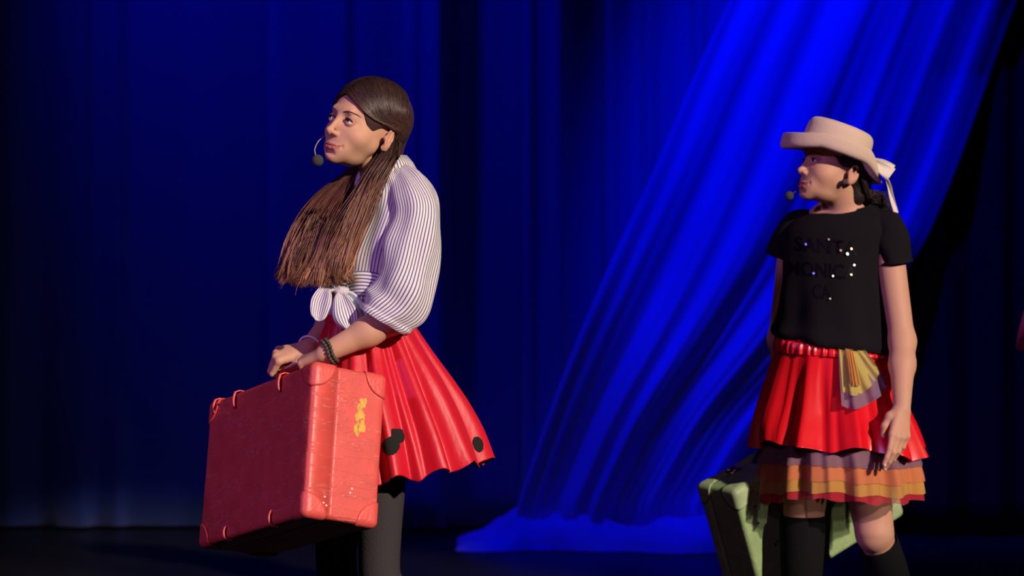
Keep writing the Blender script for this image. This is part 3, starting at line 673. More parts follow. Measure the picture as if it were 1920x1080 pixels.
# ================================================================== GIRL 1: striped shirt, red skirt, red suitcase
def girl_one():
    root = empty('person', tuple(P(700, 1390, 7.04) * [1, 1, 0]), 'long haired girl in knotted striped shirt and red skirt, looking up', 'person')
    H1 = Head((-.370, 7.02, 1.534), 41, 13, 11, 1.0)
    f, l = facing(63)
    D = SDF(axis((-.70, -.665, .005), (-.665, -.27, .0018), (-.27, -.17, .004)), axis((6.76, 6.84, .005), (6.84, 7.14, .0018), (7.14, 7.36, .005)),
            axis((-.01, .86, .008), (.86, 1.02, .0018), (1.02, 1.37, .004), (1.37, 1.69, .0018)))
    nb = P(720, 335, 7.06)
    chest, abdo, pelv = P(722, 440, 7.06), P(703, 540, 7.06), P(697, 640, 7.06)
    BF = np.stack([-l, f, [0, 0, 1]], 1)
    D.ell(chest, (.125, .080, .16), BF); D.ell(abdo, (.098, .074, .14), BF, .04); D.ell(pelv, (.105, .080, .12), BF, .03)
    sl, sr = P(762, 392, 6.95), P(668, 392, 7.19)
    for s_ in (sl, sr): D.cone(nb + [0, 0, -.04], s_, .036, .034, .03)
    # arms
    el, wl = P(742, 596, 6.895), P(612, 661, 6.885)
    er, wr = P(645, 585, 7.26), P(578, 655, 7.075)
    D.chain([sl, el], [.036, .034], .02); D.chain([el, el * .6 + wl * .4, wl], [.037, .035, .0245], .02)
    D.chain([sr, er], [.046, .038], .03); D.chain([er, er * .6 + wr * .4, wr], [.038, .035, .0245], .02)
    # legs
    hl, kl, al = P(716, 690, 6.99), P(712, 1045, 6.99), P(722, 1325, 7.02)
    hr, kr, ar = P(690, 690, 7.13), P(632, 1045, 7.16), P(622, 1325, 7.19)
    for (h, k, a) in ((hl, kl, al), (hr, kr, ar)):
        D.chain([h, h * .45 + k * .55, k], [.066, .054, .042], .02)
        D.chain([k, k * .68 + a * .32 + f * -.012, a], [.042, .042, .030], .02)
        D.cone(a, a + f * .12 - [0, 0, a[2] - .03], .034, .024, .02)
    # head and neck
    H1.sculpt(D)
    D.cone(H1.w((0, -.038, -.045)), nb + [0, 0, -.03], .041, .046, .010)
    # hands closed over the handle
    hc = rc_center - cV * (Hr / 2 + .046) - (-cB) * 0 + (-cB) * (( -Wr/2 + .68*Wr) * .4)
    d1 = nrm((-.86, .40, -.22)); n1 = nrm((-.20, -.30, .93))
    g = ((68, 88, 52), (70, 90, 52), (72, 90, 50), (74, 88, 48))
    tl = hand(D, wl, nrm(P(548, 683, 6.955) - wl), n1, (.45, .85, .1), .93, g, thumb=((.030, .034, -.016), (.052, .036, -.036), (.066, .020, -.048)))
    g2 = ((62, 85, 60), (66, 88, 55), (68, 88, 52), (70, 88, 50))
    tr = hand(D, wr, nrm(P(530, 664, 7.06) - wr), nrm((-.10, -.55, .83)), (-.30, -.85, -.4), .95, g2, thumb=((.030, .036, -.006), (.052, .046, -.018), (.074, .034, -.026)))
    V, Fc = D.mesh(); me = mesh('body', V, Fc)
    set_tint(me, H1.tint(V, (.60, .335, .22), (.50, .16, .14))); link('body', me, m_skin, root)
    H1.eyes(root, (.0, 1, .30), V, Fc)
    nails(tl, m_nail, root); nails(tr, m_nail, root)

    # ---- tights and shoes
    for (h, k, a, nm) in ((hl, kl, al, 'tights_leg'), (hr, kr, ar, 'tights_leg')):
        leg_tube(nm, [h - [0, 0, .03], h * .45 + k * .55, k + [0, 0, .05], k - [0, 0, .04], k * .68 + a * .32 - f * .012, a, a - [0, 0, .03]], [.070, .064, .054, .052, .0545, .038, .038], m_tights, root)
        shoe('shoe', a, 63, m_shoe, root)

    # ---- skirt
    keys = [(690, 594, .118, .098), (692, 612, .126, .106), (700, 660, .152, .132), (712, 730, .192, .170), (728, 810, .224, .200), (740, 880, .244, .216)]
    C = np.array([P(k[0], k[1], 7.06) for k in keys]); U = np.tile(l, (6, 1)) ; Vv = np.tile(f, (6, 1))
    def folds(th, t):
        A = .020 * np.clip(t * 1.5, 0, 1) * (.55 + .45 * t) + .002
        w1 = np.cos(13 * th + .6 + .35 * np.sin(3 * t + th)); w2 = np.cos(21 * th + 2.1 + .6 * t); w3 = np.cos(34 * th + .4 + np.sin(2 * th))
        g = np.sign(w1) * np.abs(w1) ** .8
        return A * (.62 * g + .36 * w2 + .16 * w3 * (1 - .4 * t)) + .0035 * np.sin(9 * t + 5 * th) * t + .014 * t * np.cos(2 * th + 2.4)
    def hem(th, t): return t ** 3 * (.012 * np.cos(13 * th + .6) + .010 * np.cos(3 * th + 1.0) + .03 * np.cos(th - 2.6) * 0) + t ** 2 * .035 * np.cos(th - PI)*0 + t ** 2 * .03 * np.clip(-np.sin(th), 0, 1)
    p, uv = loft(C, U, Vv, [k[2] for k in keys], [k[3] for k in keys], 420, 80, folds, hem)
    sk = grid('skirt', p, m_redskirt, root, True, solid=.0025, label='bright red taffeta skirt with black music note patches')
    bvh = BVHTree.FromPolygons([tuple(v) for v in p.reshape(-1, 3)], grid_faces(80, 420, True).tolist())
    def note(shape, x0, y0, x1, y1, step=1.6):
        xs = np.arange(x0, x1, step); ys = np.arange(y0, y1, step); vid = {}; V = []; Fq = []
        def vert(i, j):
            if (i, j) in vid: return vid[i, j]
            r = ray(xs[i], ys[j]); h = bvh.ray_cast(Vector((0, 0, CAMH)), r); k = None
            if h[0] is not None:
                n = h[1] if h[1].dot(r) < 0 else -h[1]; V.append(tuple(h[0] + n * .0035)); k = len(V) - 1
            vid[i, j] = k; return k
        for i in range(len(xs) - 1):
            for j in range(len(ys) - 1):
                if shape(xs[i] + step / 2, ys[j] + step / 2):
                    q = [vert(i, j), vert(i + 1, j), vert(i + 1, j + 1), vert(i, j + 1)]
                    if None not in q and max((Vector(V[a]) - Vector(V[b])).length for a in q for b in q) < .02: Fq.append(q)
        if Fq: link('music_note_patch', mesh('music_note_patch', V, Fq), m_blackfelt, sk, label='black music note patch')
    el_ = lambda x, y, cx, cy, a, b, an: (((x - cx) * math.cos(an) + (y - cy) * math.sin(an)) / a) ** 2 + ((-(x - cx) * math.sin(an) + (y - cy) * math.cos(an)) / b) ** 2 < 1
    note(lambda x, y: el_(x, y, 733, 836, 15, 17, .3) or el_(x, y, 748, 817, 11, 13, -.4) or (734 < x < 745 and 805 < y < 830), 700, 790, 775, 870)
    note(lambda x, y: el_(x, y, 896, 833, 9, 15, -.3), 870, 800, 925, 865)
    C2 = np.array([P(690, 588, 7.06), P(690, 604, 7.06)]); pw, _ = loft(C2, np.tile(l, (2, 1)), np.tile(f, (2, 1)), [.119, .124], [.100, .104], 160, 8, lambda th, t: .0025 * np.cos(46 * th))
    grid('waistband', pw, m_redskirt, sk, True, solid=.002)

    # ---- shirt: body, sleeves, collar, knot
    keys = [(700, 590, .140, .112), (703, 566, .146, .118), (706, 540, .156, .124), (715, 470, .172, .126), (728, 405, .170, .104), (729, 360, .155, .082), (726, 330, .112, .066), (722, 306, .066, .054)]
    C = np.array([P(k[0], k[1], 7.06) for k in keys]); n = len(keys)
    def crumple(th, t): return .0035 * np.sin(7 * th + 9 * t) + .003 * np.sin(13 * th - 16 * t + 1) + .004 * np.sin(4 * th + 22 * t) * (1 - t)
    p, uv = loft(C, np.tile(l, (n, 1)), np.tile(f, (n, 1)), [k[2] for k in keys], [k[3] for k in keys], 180, 90, crumple)
    sh = grid('shirt', p, m_stripe, root, True, solid=.0015, uv=uv, label='white shirt with navy stripes, knotted at the waist')
    shbvh = BVHTree.FromPolygons([tuple(v) for v in p.reshape(-1, 3)], grid_faces(90, 180, True).tolist())
    def sleeve(nm, ks, par, ph=0):
        C = np.array([P(k[0], k[1], k[2]) for k in ks]); sc = np.array([k[2] / F for k in ks])
        U = np.array([[math.cos(math.radians(k[3])), 0, -math.sin(math.radians(k[3]))] for k in ks]); Vv = np.tile([0, -1., 0], (len(ks), 1))
        def dp(th, t): return .0035 * np.sin(3 * th + 14 * t + ph) + .0025 * np.sin(7 * th - 9 * t) + .006 * np.clip((t - .93) / .02, 0, 1) + .003 * np.sin(26 * t + 2 * th) * np.clip((t - .5) * 2, 0, 1)
        p, uv = loft(C, U, Vv, [k[4] for k in ks] * sc, [k[5] for k in ks], 96, 90, dp)
        uv = uv.copy(); uv[..., 0] += -.17 * uv[..., 1]
        return grid(nm, p, m_stripe_sl, par, True, solid=.002, uv=uv)
    sleeve('sleeve', [(742, 322, 7.00, -38, 20, .030), (760, 352, 6.955, -38, 40, .058), (776, 392, 6.925, -22, 50, .070), (772, 445, 6.905, -6, 54, .074), (767, 500, 6.895, 0, 54, .072), (757, 545, 6.89, 10, 60, .070), (743, 578, 6.888, 27, 60, .066), (716, 602, 6.886, 32, 45, .056)], sh)
    sleeve('sleeve', [(690, 325, 7.12, 35, 20, .03), (672, 355, 7.17, 35, 38, .055), (658, 400, 7.21, 15, 46, .066), (650, 470, 7.235, 5, 48, .066), (645, 540, 7.25, -8, 48, .062), (634, 585, 7.24, -35, 44, .055), (618, 612, 7.20, -45, 38, .048)], sh, 1.3)
    # collar: fold lying round the neck, open at the front
    m = 60; th = np.linspace(math.radians(118), math.radians(118 - 300), m)
    def cring(c, ru, rv, dz): return np.stack([c + l * ru * math.cos(a) + f * rv * math.sin(a) + np.array([0, 0, dz * max(0, math.sin(a))]) for a in th])
    c0 = P(720, 312, 7.06)
    rows = [cring(c0 + [0, 0, .000], .062, .052, -.03), cring(c0 + [0, 0, .020], .060, .052, -.03), cring(c0 + [0, 0, .026], .066, .056, -.035), cring(c0 + [0, 0, .008], .083, .070, -.045), cring(c0 + [0, 0, -.020], .102, .084, -.055)]
    p = np.stack(rows); uvc = np.stack(np.broadcast_arrays(np.linspace(0, .45, m)[None, :], np.linspace(0, 1, 5)[:, None]), -1)
    grid('collar', p, m_stripe, sh, False, solid=.0018, uv=uvc)
    # front placket edge running from collar to knot, with wrap band
    def lay(pxs, wpx, off, nm, mt, nuv=6, uvs=1.0, nn=40):
        path = crom(np.array(pxs, float), nn); tn = np.gradient(path, axis=0); tn /= np.linalg.norm(tn, axis=1, keepdims=True); sd = np.stack([-tn[:, 1], tn[:, 0]], 1)
        rows = []
        for q in np.linspace(-.5, .5, nuv):
            row = []
            for k in range(nn):
                x, y = path[k] + sd[k] * q * wpx; r = ray(x, y); h = shbvh.ray_cast(Vector((0, 0, CAMH)), r)
                row.append(np.array(h[0] - r * (off * (1 - (2 * q) ** 4 * .7))) if h[0] is not None else None)
            rows.append(row)
        cols = [k for k in range(nn) if all(r[k] is not None for r in rows)]
        pts = np.array([[r[k] for k in cols] for r in rows])
        uv = np.stack(np.broadcast_arrays(np.linspace(0, uvs, len(rows))[:, None], np.linspace(0, 1, len(cols))[None, :]), -1)
        grid(nm, pts, mt, sh, False, solid=.0015, uv=uv)
    lay([(722, 322), (700, 360), (680, 402), (662, 452), (652, 500)], 16, .006, 'placket', m_stripe_k, uvs=.22)
    lay([(640, 541), (668, 532), (700, 534), (735, 545)], 46, .010, 'tied_front', m_stripe_k, uvs=.55)
    # knot and two tails
    kc = P(640, 545, 6.93)
    ball('knot', kc, (.020, .018, .017), M_('knot cotton', (.62, .58, .64), .85, bump=(70, .6, (1, 1, 1))), sh, 20, 14)
    def tail(pxs, ws, Y0, Y1, nm='shirt_tail', ph=0., mt=None, lab=None):
        path = crom(np.array(pxs, float), 40); w_ = crom(np.array(ws, float)[:, None], 40)[:, 0]; tn = np.gradient(path, axis=0); tn /= np.linalg.norm(tn, axis=1, keepdims=True); sd = np.stack([-tn[:, 1], tn[:, 0]], 1)
        Yv = np.linspace(Y0, Y1, 40); nu = 28; th = np.arange(nu) * 2 * PI / nu; pts = np.zeros((40, nu, 3))
        for k in range(40):
            for j in range(nu):
                ca, sa = math.cos(th[j]), math.sin(th[j]); x, y = path[k] + sd[k] * w_[k] * ca
                dy = -.011 * sa * min(1, w_[k] / 14) + .008 * math.sin(3.2 * ca + 2 * k / 40 + ph) * min(1, w_[k] / 12)
                pts[k, j] = P(x, y, Yv[k] + dy)
        uv = np.stack(np.broadcast_arrays(np.cos(th)[None, :] * .35 + .5 + np.zeros((40, 1)), np.linspace(0, 1, 40)[:, None]), -1)
        grid(nm, pts, mt or m_stripe_k, sh, True, uv=uv, caps=True, label=lab)
    tail([(632, 540), (614, 542), (603, 565), (597, 592), (594, 601)], [6, 12, 20, 15, 4], 6.925, 6.90)
    tail([(640, 548), (640, 560), (646, 585), (652, 605), (655, 622)], [6, 15, 24, 20, 3], 6.92, 6.90, ph=1.5)
    tail([(645, 546), (660, 560), (672, 580), (684, 600)], [5, 12, 15, 8], 6.935, 6.915, ph=.6, mt=m_cotton, lab='pale inside of the shirt tail')
    # pin on the placket
    ball('pin', P(680, 412, 6.925), (.006, .004, .017), m_bracelet, sh, 12, 8, label='dark pin on the shirt front')
    ball('pin_charm', P(671, 433, 6.925), (.006, .004, .011), M_('brass charm', (.5, .3, .12), .4, metal=.5), sh, 12, 8)
    ball('button', P(706, 382, 6.945), (.006, .003, .006), m_white, sh, 12, 8); 

    # ---- bracelets
    for dd, rr in ((0, .0052), (.010, .0050)):
        ax = nrm(wl - el); c = wl - ax * (.004 + dd); a = nrm(np.cross(ax, [0, 0, 1])); b = np.cross(ax, a)
        br = empty_part('bracelet', c, root)
        for k in range(20):
            q = k * 2 * PI / 20; ball('bead', c + .0305 * (math.cos(q) * a + math.sin(q) * b) + ax * .002 * math.sin(3 * q), rr, m_bracelet, br, 8, 6)
    ax = nrm(wr - er); c = wr - ax * .012; a = nrm(np.cross(ax, [0, 0, 1])); b = np.cross(ax, a); q = np.linspace(0, 2 * PI, 40)
    tube('bangle', c + .031 * (np.cos(q)[:, None] * a + np.sin(q)[:, None] * b), .0032, m_white, root, 8, label='thin white bangle')

    # ---- hair: cap, swept strands, long fall over the chest
    Ec, Er = np.array((0, -.022, .036)), np.array((.085, .114, .095))
    Dh = SDF(axis((-.50, -.24, .0028)), axis((6.86, 7.17, .0028)), axis((1.40, 1.69, .0028)))
    Dh.ell(H1.w(Ec), Er, H1.R)
    Dh.ell(H1.w((0, -.075, -.045)), (.066, .052, .065), H1.R, .03)
    Dh.ell(H1.w((.004, .112, -.046)), (.095, .092, .113), H1.R, .006, True)
    for x in (-1, 1): Dh.ell(H1.w((x * .087, .002, -.034)), (.034, .050, .050), H1.R, .008, True)
    V, Fc = Dh.mesh()
    ext_t = np.tile((.058, .029, .024), (len(V), 1)); ext = (V, Fc, ext_t)
    N, Mn = 2200, 22; paths = []; rad = []; tint = []
    dark, aub, car = np.array((.030, .015, .013)), np.array((.15, .054, .044)), np.array((.58, .30, .17))
    for i in range(N):
        x = -1 if i % 5 < 3 else 1
        q = rng.uniform(.05, 1)
        st = np.array((.004 + .004 * rng.normal() + x * .004, .084 - .154 * q, .052 + .075 * math.sin(min(q * 2.0, 1.57))))
        en = np.array((x * (.028 + .035 * rng.uniform()), -.088 + .03 * rng.uniform(), -.045 - .045 * rng.uniform()))
        m1 = np.array((x * .080, .060 - .100 * q + .006 * rng.normal(), .018 + .055 * q)); m2 = np.array((x * .083, -.036 - .040 * rng.random(), .004 + .05 * q * rng.random() + .012 * rng.random()))
        u = crom([nrm((a_ - Ec) / Er) for a_ in (st, m1, m2, en)], Mn); u /= np.linalg.norm(u, axis=1, keepdims=True)
        s_ = 1.012 + .035 * rng.random() + .02 * np.sin(np.linspace(0, PI, Mn)) * rng.random()
        pth = H1.wv(Ec + u * Er * np.atleast_1d(s_)[:, None] if np.ndim(s_) else Ec + u * Er * s_)
        paths.append(pth); rad.append(np.full(Mn, .0010) * (1 - .3 * np.abs(np.linspace(-1, 1, Mn))))
        v = rng.uniform(.6, 1.9); hl = rng.random() ** 3 * (.5 + .5 * math.sin(q * 21 + x)) ; tint.append(np.tile(dark * v + aub * .30 * hl, (Mn, 1)) + (car * .12 * hl)[None] * np.sin(np.linspace(0, PI, Mn))[:, None] ** 2)
    hair_strands('hair', np.array(paths), np.array(rad), np.array(tint), m_hair, root, ext)
    # fall
    G = [np.array([(742, 262, 7.02), (735, 292, 6.99), (712, 330, 6.96), (690, 385, 6.925), (664, 450, 6.91), (650, 500, 6.905), (652, 526, 6.91)], float),
         np.array([(738, 255, 7.03), (722, 292, 7.00), (692, 345, 6.965), (655, 410, 6.93), (628, 470, 6.91), (613, 510, 6.905), (606, 532, 6.91)], float),
         np.array([(735, 262, 7.09), (692, 300, 7.13), (652, 348, 7.07), (612, 405, 6.95), (583, 462, 6.93), (566, 508, 6.925), (560, 534, 6.93)], float),
         np.array([(705, 285, 7.14), (655, 330, 7.13), (608, 362, 7.04), (577, 398, 6.99), (553, 446, 6.965), (536, 490, 6.955), (530, 518, 6.96)], float)]
    G = np.array(G)
    N, Mn = 8200, 18; paths = []; rad = []; tint = []; tt = np.linspace(0, 1, Mn); kx = np.linspace(.0, 1, 7)
    NC = 90; clumps = []
    for k in range(NC):
        c = rng.uniform(-.03, 3.0) if k % 3 else rng.uniform(0, 1.3); c = max(c, 0); j = min(int(c), 2); fr = c - j
        wk = (np.clip(np.array([0, .05, .25, .7, 1, 1, 1]), 0, 1)) if j == 1 else np.ones(7); fk = (wk * fr + (1 - wk) * (fr > .45))[:, None]; g = G[j] * (1 - fk) + G[j + 1] * fk; dep = rng.uniform(-1, 1)
        g[:, 0] += rng.normal(0, 7) * kx ** 1.3; g[:, 2] += .020 * dep * (.3 + .7 * kx)
        g[-1, 0] += rng.normal(0, 6)
        ph, am = rng.uniform(0, 6.28), rng.uniform(2.0, 6.5); full = crom(g, 80); Lf = rng.uniform(.84, 1.03); tq = tt * Lf * 79; cu = np.stack([np.interp(tq, np.arange(80), full[:, a_]) for a_ in range(3)], 1); cu[:, :2] += np.maximum(tq - 79, 0)[:, None] * (full[-1] - full[-2])[:2]; cu[:, 0] += am * np.sin(tt * rng.uniform(8, 15) + ph) * tt ** .8; cu[:, 2] += .006 * np.sin(tt * rng.uniform(8, 15) + ph * 2) * tt
        clumps.append((c, cu, rng.uniform(.5, 1.5), rng.uniform(.0, .9), rng.uniform(9, 17), rng.uniform(-.12, .12)))
    for i in range(N):
        c, cu, v0, b0, sp, sh_ = clumps[i % NC]
        w0 = rng.normal(0, 1); d0 = rng.normal(0, 1); q = cu.copy(); conv = (1 - .62 * np.clip((tt - .25) / .75, 0, 1) ** 1.2)
        q[:, 0] += sp * .62 * w0 * conv * (.30 + .70 * tt ** .5); q[:, 1] += rng.uniform(-1, 1) * 3 * tt; q[-1] = q[-2] + (q[-1] - q[-2]) * rng.uniform(.2, 1.8)
        q[:, 2] += .0085 * d0 * conv; q[:, 0] += 1.1 * np.sin(tt * 14 + w0 * 3) * tt
        if i % 41 == 0: q[:, 0] += rng.normal(-6, 9) * tt ** 3; q[:, 1] += rng.normal(0, 8) * tt ** 3
        paths.append(np.array([P(*r_) for r_ in q])); rad.append(.00120 * (1 - .75 * tt ** 3))
        a = np.clip((tt - .16) / .30, 0, 1)[:, None]; b = np.clip((tt - .48 - sh_) / .42, 0, 1)[:, None] * b0
        if c < .9: b = np.clip(b + .30 * a * b0, 0, 1)
        v = (.5 + .5 * v0) * rng.uniform(.8, 1.2) * (1 + .35 * np.sin(tt * 9 + cu[0, 0] + v0 * 9))[:, None]; tint.append(((dark * 1.6 * (1 - a) + aub * a) * (1 - b) + car * b) * v)
    # dense under layer
    uu = np.linspace(0, 3, 40); under = []
    for c in uu:
        j = min(int(c), 2); fr = c - j; wk = (np.array([0, .05, .25, .7, 1, 1, 1]) if j == 1 else np.ones(7)); fk = (wk * fr + (1 - wk) * (fr > .45))[:, None]; g = G[j] * (1 - fk) + G[j + 1] * fk; g[:, 2] += .024; g[-1, 1] -= 14; under.append([P(*q) for q in crom(g, 30)])
    under = np.array(under); uv_ = under.reshape(-1, 3); uf = grid_faces(40, 30, False); uf = uf[np.linalg.norm(uv_[uf[:, 0]] - uv_[uf[:, 3]], axis=1) < .03]
    ut = np.tile(np.linspace(dark * 1.2, aub * 1.0, 30)[None], (40, 1, 1)).reshape(-1, 3)
    hair_strands('long_hair', np.array(paths), np.array(rad), np.array(tint), m_hair, root, (uv_, uf, ut))
    hs = tube('headset_microphone', [P(612, 252, 7.00), P(603, 259, 6.965), P(595, 268, 6.945), P(590, 282, 6.935), P(594, 297, 6.93)], .0014, m_boom, root, 8, 30)
    ball('foam_windscreen', P(595.5, 301, 6.93), .0150, m_mic, hs, 18, 12)
    return root

def empty_part(name, loc, parent):
    o = bpy.data.objects.new(name, None); COL.objects.link(o); o.parent = parent
    o.matrix_parent_inverse = parent.matrix_basis.inverted(); o.location = tuple(loc); o.empty_display_size = .02
    return o
girl_one()

# ================================================================== GIRL 2: cream hat, black tee, red satin skirt with tulle
def girl_two():
    root = empty('person', tuple(P(1580, 1288, 7.85) * [1, 1, 0]), 'girl in cream hat, black printed tee and red satin skirt over layered tulle', 'person')
    H2 = Head((.904, 7.80, 1.449), 71, 15, 0, .98)
    f, l = facing(28); Yc = 7.85
    hcen = gc_center - gV * (Hg / 2 + .050) - (-gB) * 0
    D = SDF(axis((.72, .755, .006), (.755, 1.14, .0020), (1.14, 1.17, .006)), axis((7.44, 7.92, .0020), (7.92, 8.36, .006)),
            axis((-.01, .60, .008), (.60, .84, .0020), (.84, 1.26, .006), (1.26, 1.60, .0020)))
    nb = P(1590, 392, 7.85); BF = np.stack([-l, f, [0, 0, 1]], 1)
    chest, abdo, pelv = P(1572, 470, Yc), P(1564, 570, Yc), P(1562, 690, Yc)
    D.ell(chest, (.128, .078, .15), BF); D.ell(abdo, (.112, .078, .14), BF, .04); D.ell(pelv, (.125, .085, .12), BF, .04)
    sl, sr = P(1664, 444, 7.785), P(1488, 444, 7.925)
    for s_ in (sl, sr): D.cone(nb + [0, 0, -.045], s_, .034, .032, .02)
    el, wl = P(1692, 640, 7.72), P(1691, 766, 7.60)
    D.chain([sl, el], [.041, .0345], .02); D.chain([el, el * .65 + wl * .35, wl], [.0365, .0345, .0235], .02)
    er, wr = P(1462, 635, 8.06), gc_center - gV * (Hg / 2 + .13) + gA * .02
    D.chain([sr, er], [.040, .033], .02); D.chain([er, wr], [.033, .0225], .02)
    hl, kl, al = P(1606, 760, 7.80), P(1640, 1000, 7.76), P(1716, 1215, 7.99)
    hr, kr, ar = P(1520, 760, 7.86), P(1505, 1000, 7.79), P(1500, 1240, 7.80)
    for (h, k, a) in ((hl, kl, al), (hr, kr, ar)):
        D.chain([h, h * .4 + k * .6, k], [.078, .064, .0535], .006); (D.cone(k + f * .010, k + f * .010 - [0, 0, .012], .046, .038, .012) if k is kl else None)
        D.chain([k, k * .92 + a * .08, k * .7 + a * .3, a], [.0530, .046, .042, .030], .006); D.cone(a, a + f * .11 - [0, 0, a[2] - .03] * np.array(1.0), .03, .022, .02)
    H2.sculpt(D, mouth_open=.0035, child=1.0)
    D.cone(H2.w((0, -.028, -.055)), nb + [0, 0, -.04], .043, .046, .02)
    tl = hand(D, wl, P(1687, 822, 7.565) - wl, nrm((.50, -.86, .05)), (-.90, -.42, 0), .96, ((6, 14, 8), (14, 22, 12), (20, 28, 16), (26, 30, 18)),
              thumb=((.030, .030, -.014), (.058, .036, -.026), (.082, .030, -.036)), spread=.03)
    tr = hand(D, wr, gV, nrm(-gB * -1), gA, .9, ((62, 85, 55),) * 4)
    V, Fc = D.mesh(); me = mesh('body', V, Fc)
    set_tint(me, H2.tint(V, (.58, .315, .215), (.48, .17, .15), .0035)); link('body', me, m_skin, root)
    H2.eyes(root, (0, 1, -.02), V, Fc, lash=1.1); nails(tl, m_nailskin, root)

    # socks and shoes
    for (k, a, top) in ((kl, al, kl * .93 + al * .07), (kr, ar, P(1505, 966, 7.795))):
        pts = [top, top * .9 + a * .1, k * .66 + a * .34, k * .3 + a * .7, a, a - [0, 0, .03]]
        leg_tube('knee_sock', pts, [.0615, .0640, .0575, .046, .037, .038] if top[2] > kr[2] else [.0570, .0575, .0560, .045, .037, .038], m_sock, root)
        shoe('shoe', a, 35, m_shoe, root, .22)

    # tee
    n = 8; keys = [(1563, 644, .168, .122, .17), (1563, 600, .160, .118, .12), (1563, 540, .150, .113, .06), (1566, 480, .150, .108, .02), (1572, 438, .160, .100, 0), (1578, 412, .140, .080, 0), (1584, 396, .100, .066, 0), (1587, 386, .070, .058, 0)]
    C = np.array([P(k[0], k[1], Yc) for k in keys]); U = np.array([l + [0, 0, -k[4] * l[0]] for k in keys]); Vv = np.array([f + [0, 0, -(.30 if i > 6 else .12 if i > 5 else 0)] for i in range(n)])
    def tf(th, t):
        b = np.clip(1 - t * 1.5, 0, 1)
        return .006 * b * np.sin(5 * th + 3.5 * t + .6) + .004 * b * np.sin(9 * th - 5 * t) + .0022 * np.sin(6 * th + 24 * t) * (1 - t) + .010 * np.exp(-((t - .045) / .05) ** 2)
    p, uv = loft(C, U, Vv, [k[2] for k in keys], [k[3] for k in keys], 160, 100, tf)
    tee = grid('tshirt', p, m_tee, root, True, solid=.002, label='black jersey tee with black sequin lettering')
    bvh = BVHTree.FromPolygons([tuple(v) for v in p.reshape(-1, 3)], grid_faces(100, 160, True).tolist())
    def slv(ks):
        C = np.array([P(k[0], k[1], k[2]) for k in ks]); sc = np.array([k[2] / F for k in ks])
        U = np.array([[math.cos(math.radians(k[3])), 0, -math.sin(math.radians(k[3]))] for k in ks]); Vv = np.tile([0, -1., 0], (len(ks), 1))
        p, _ = loft(C, U, Vv, [k[4] for k in ks] * sc, [k[5] for k in ks], 60, 40, lambda th, t: .002 * np.sin(4 * th + 8 * t) + .0025 * np.clip((t - .9) / .03, 0, 1))
        grid('sleeve', p, m_tee, tee, True, solid=.002)
    slv([(1618, 408, 7.84, -60, 18, .045), (1640, 414, 7.82, -52, 27, .058), (1658, 424, 7.80, -40, 35, .061), (1670, 448, 7.785, -20, 36, .060), (1676, 480, 7.775, -6, 32, .055), (1678, 495, 7.77, -8, 31, .054)])
    slv([(1530, 408, 7.89, 60, 16, .04), (1512, 412, 7.90, 50, 24, .052), (1495, 424, 7.92, 38, 30, .056), (1475, 452, 7.94, 22, 30, .056), (1466, 478, 7.955, 24, 29, .054), (1464, 487, 7.96, 25, 29, .053)])
    q = p[-1]; tube('neckband', np.concatenate([q, q[:2]]), .0042, m_tee, tee, 8, caps=False)
    # sequin lettering lying on the chest
    def letters(txt, x0, x1, ybot, h):
        cu = bpy.data.curves.new('lettering', 'FONT'); cu.body = txt; cu.size = 1.0; cu.resolution_u = 3; cu.extrude = 0; cu.offset = .012
        ob = bpy.data.objects.new('lettering', cu); COL.objects.link(ob); dg = bpy.context.evaluated_depsgraph_get(); dg.update()
        me = bpy.data.meshes.new_from_object(ob.evaluated_get(dg)); bpy.data.objects.remove(ob); bpy.data.curves.remove(cu)
        bm = bmesh.new(); bm.from_mesh(me); bmesh.ops.triangulate(bm, faces=bm.faces)
        for _ in range(2): bmesh.ops.subdivide_edges(bm, edges=[e for e in bm.edges if e.calc_length() > .22], cuts=1)
        bmesh.ops.triangulate(bm, faces=bm.faces)
        xs = [v.co.x for v in bm.verts]; a, b = min(xs), max(xs); 
        for v in bm.verts:
            x = x0 + (v.co.x - a) / (b - a) * (x1 - x0); y = ybot - v.co.y / .72 * h + .08 * (x - 1545); r = ray(x, y); hh = bvh.ray_cast(Vector((0, 0, CAMH)), r)
            v.co = hh[0] - r * .0035 if hh[0] is not None else Vector(P(x, y, 7.74))
        bm.to_mesh(me); bm.free(); me.name = 'lettering'; link('lettering', me, m_sequin_black, tee, smooth=True, label='black sequin lettering'); me.materials.clear(); me.materials.append(m_sequin_black)
    letters('SANTA', 1490, 1608, 474, 27); letters('MONICA', 1478, 1606, 520, 28); letters('CA.', 1524, 1562, 560, 28)
    for (x, y, rr, m) in ((1511, 458, .0042, m_sequin_blue_glint), (1525.5, 512.5, .0042, m_sequin_blue_glint), (1576.5, 469.5, .0040, m_sequin_dim), (1589, 476, .0052, m_sequin_green), (1596.5, 466.5, .0044, m_sequin), (1602, 497, .0044, m_sequin), (1596, 515, .0040, m_sequin), (1562, 517.5, .0038, m_sequin), (1556.5, 560, .0036, m_sequin_dim), (1554, 449, .0032, m_sequin_dim)):
        r = ray(x, y); h = bvh.ray_cast(Vector((0, 0, CAMH)), r)
        if h[0] is None: continue
        pt = np.array(h[0] - r * .006); L_ = nrm(np.array(KEYPOS) - pt); Vw = -np.array(r); nn = nrm(L_ + Vw)
        a = nrm(np.cross(nn, [0, 0, 1])); b = np.cross(nn, a); ball('sequin', pt, (rr, rr, rr * .10), m, tee, 12, 9, M=np.stack([a, b, nn], 1))

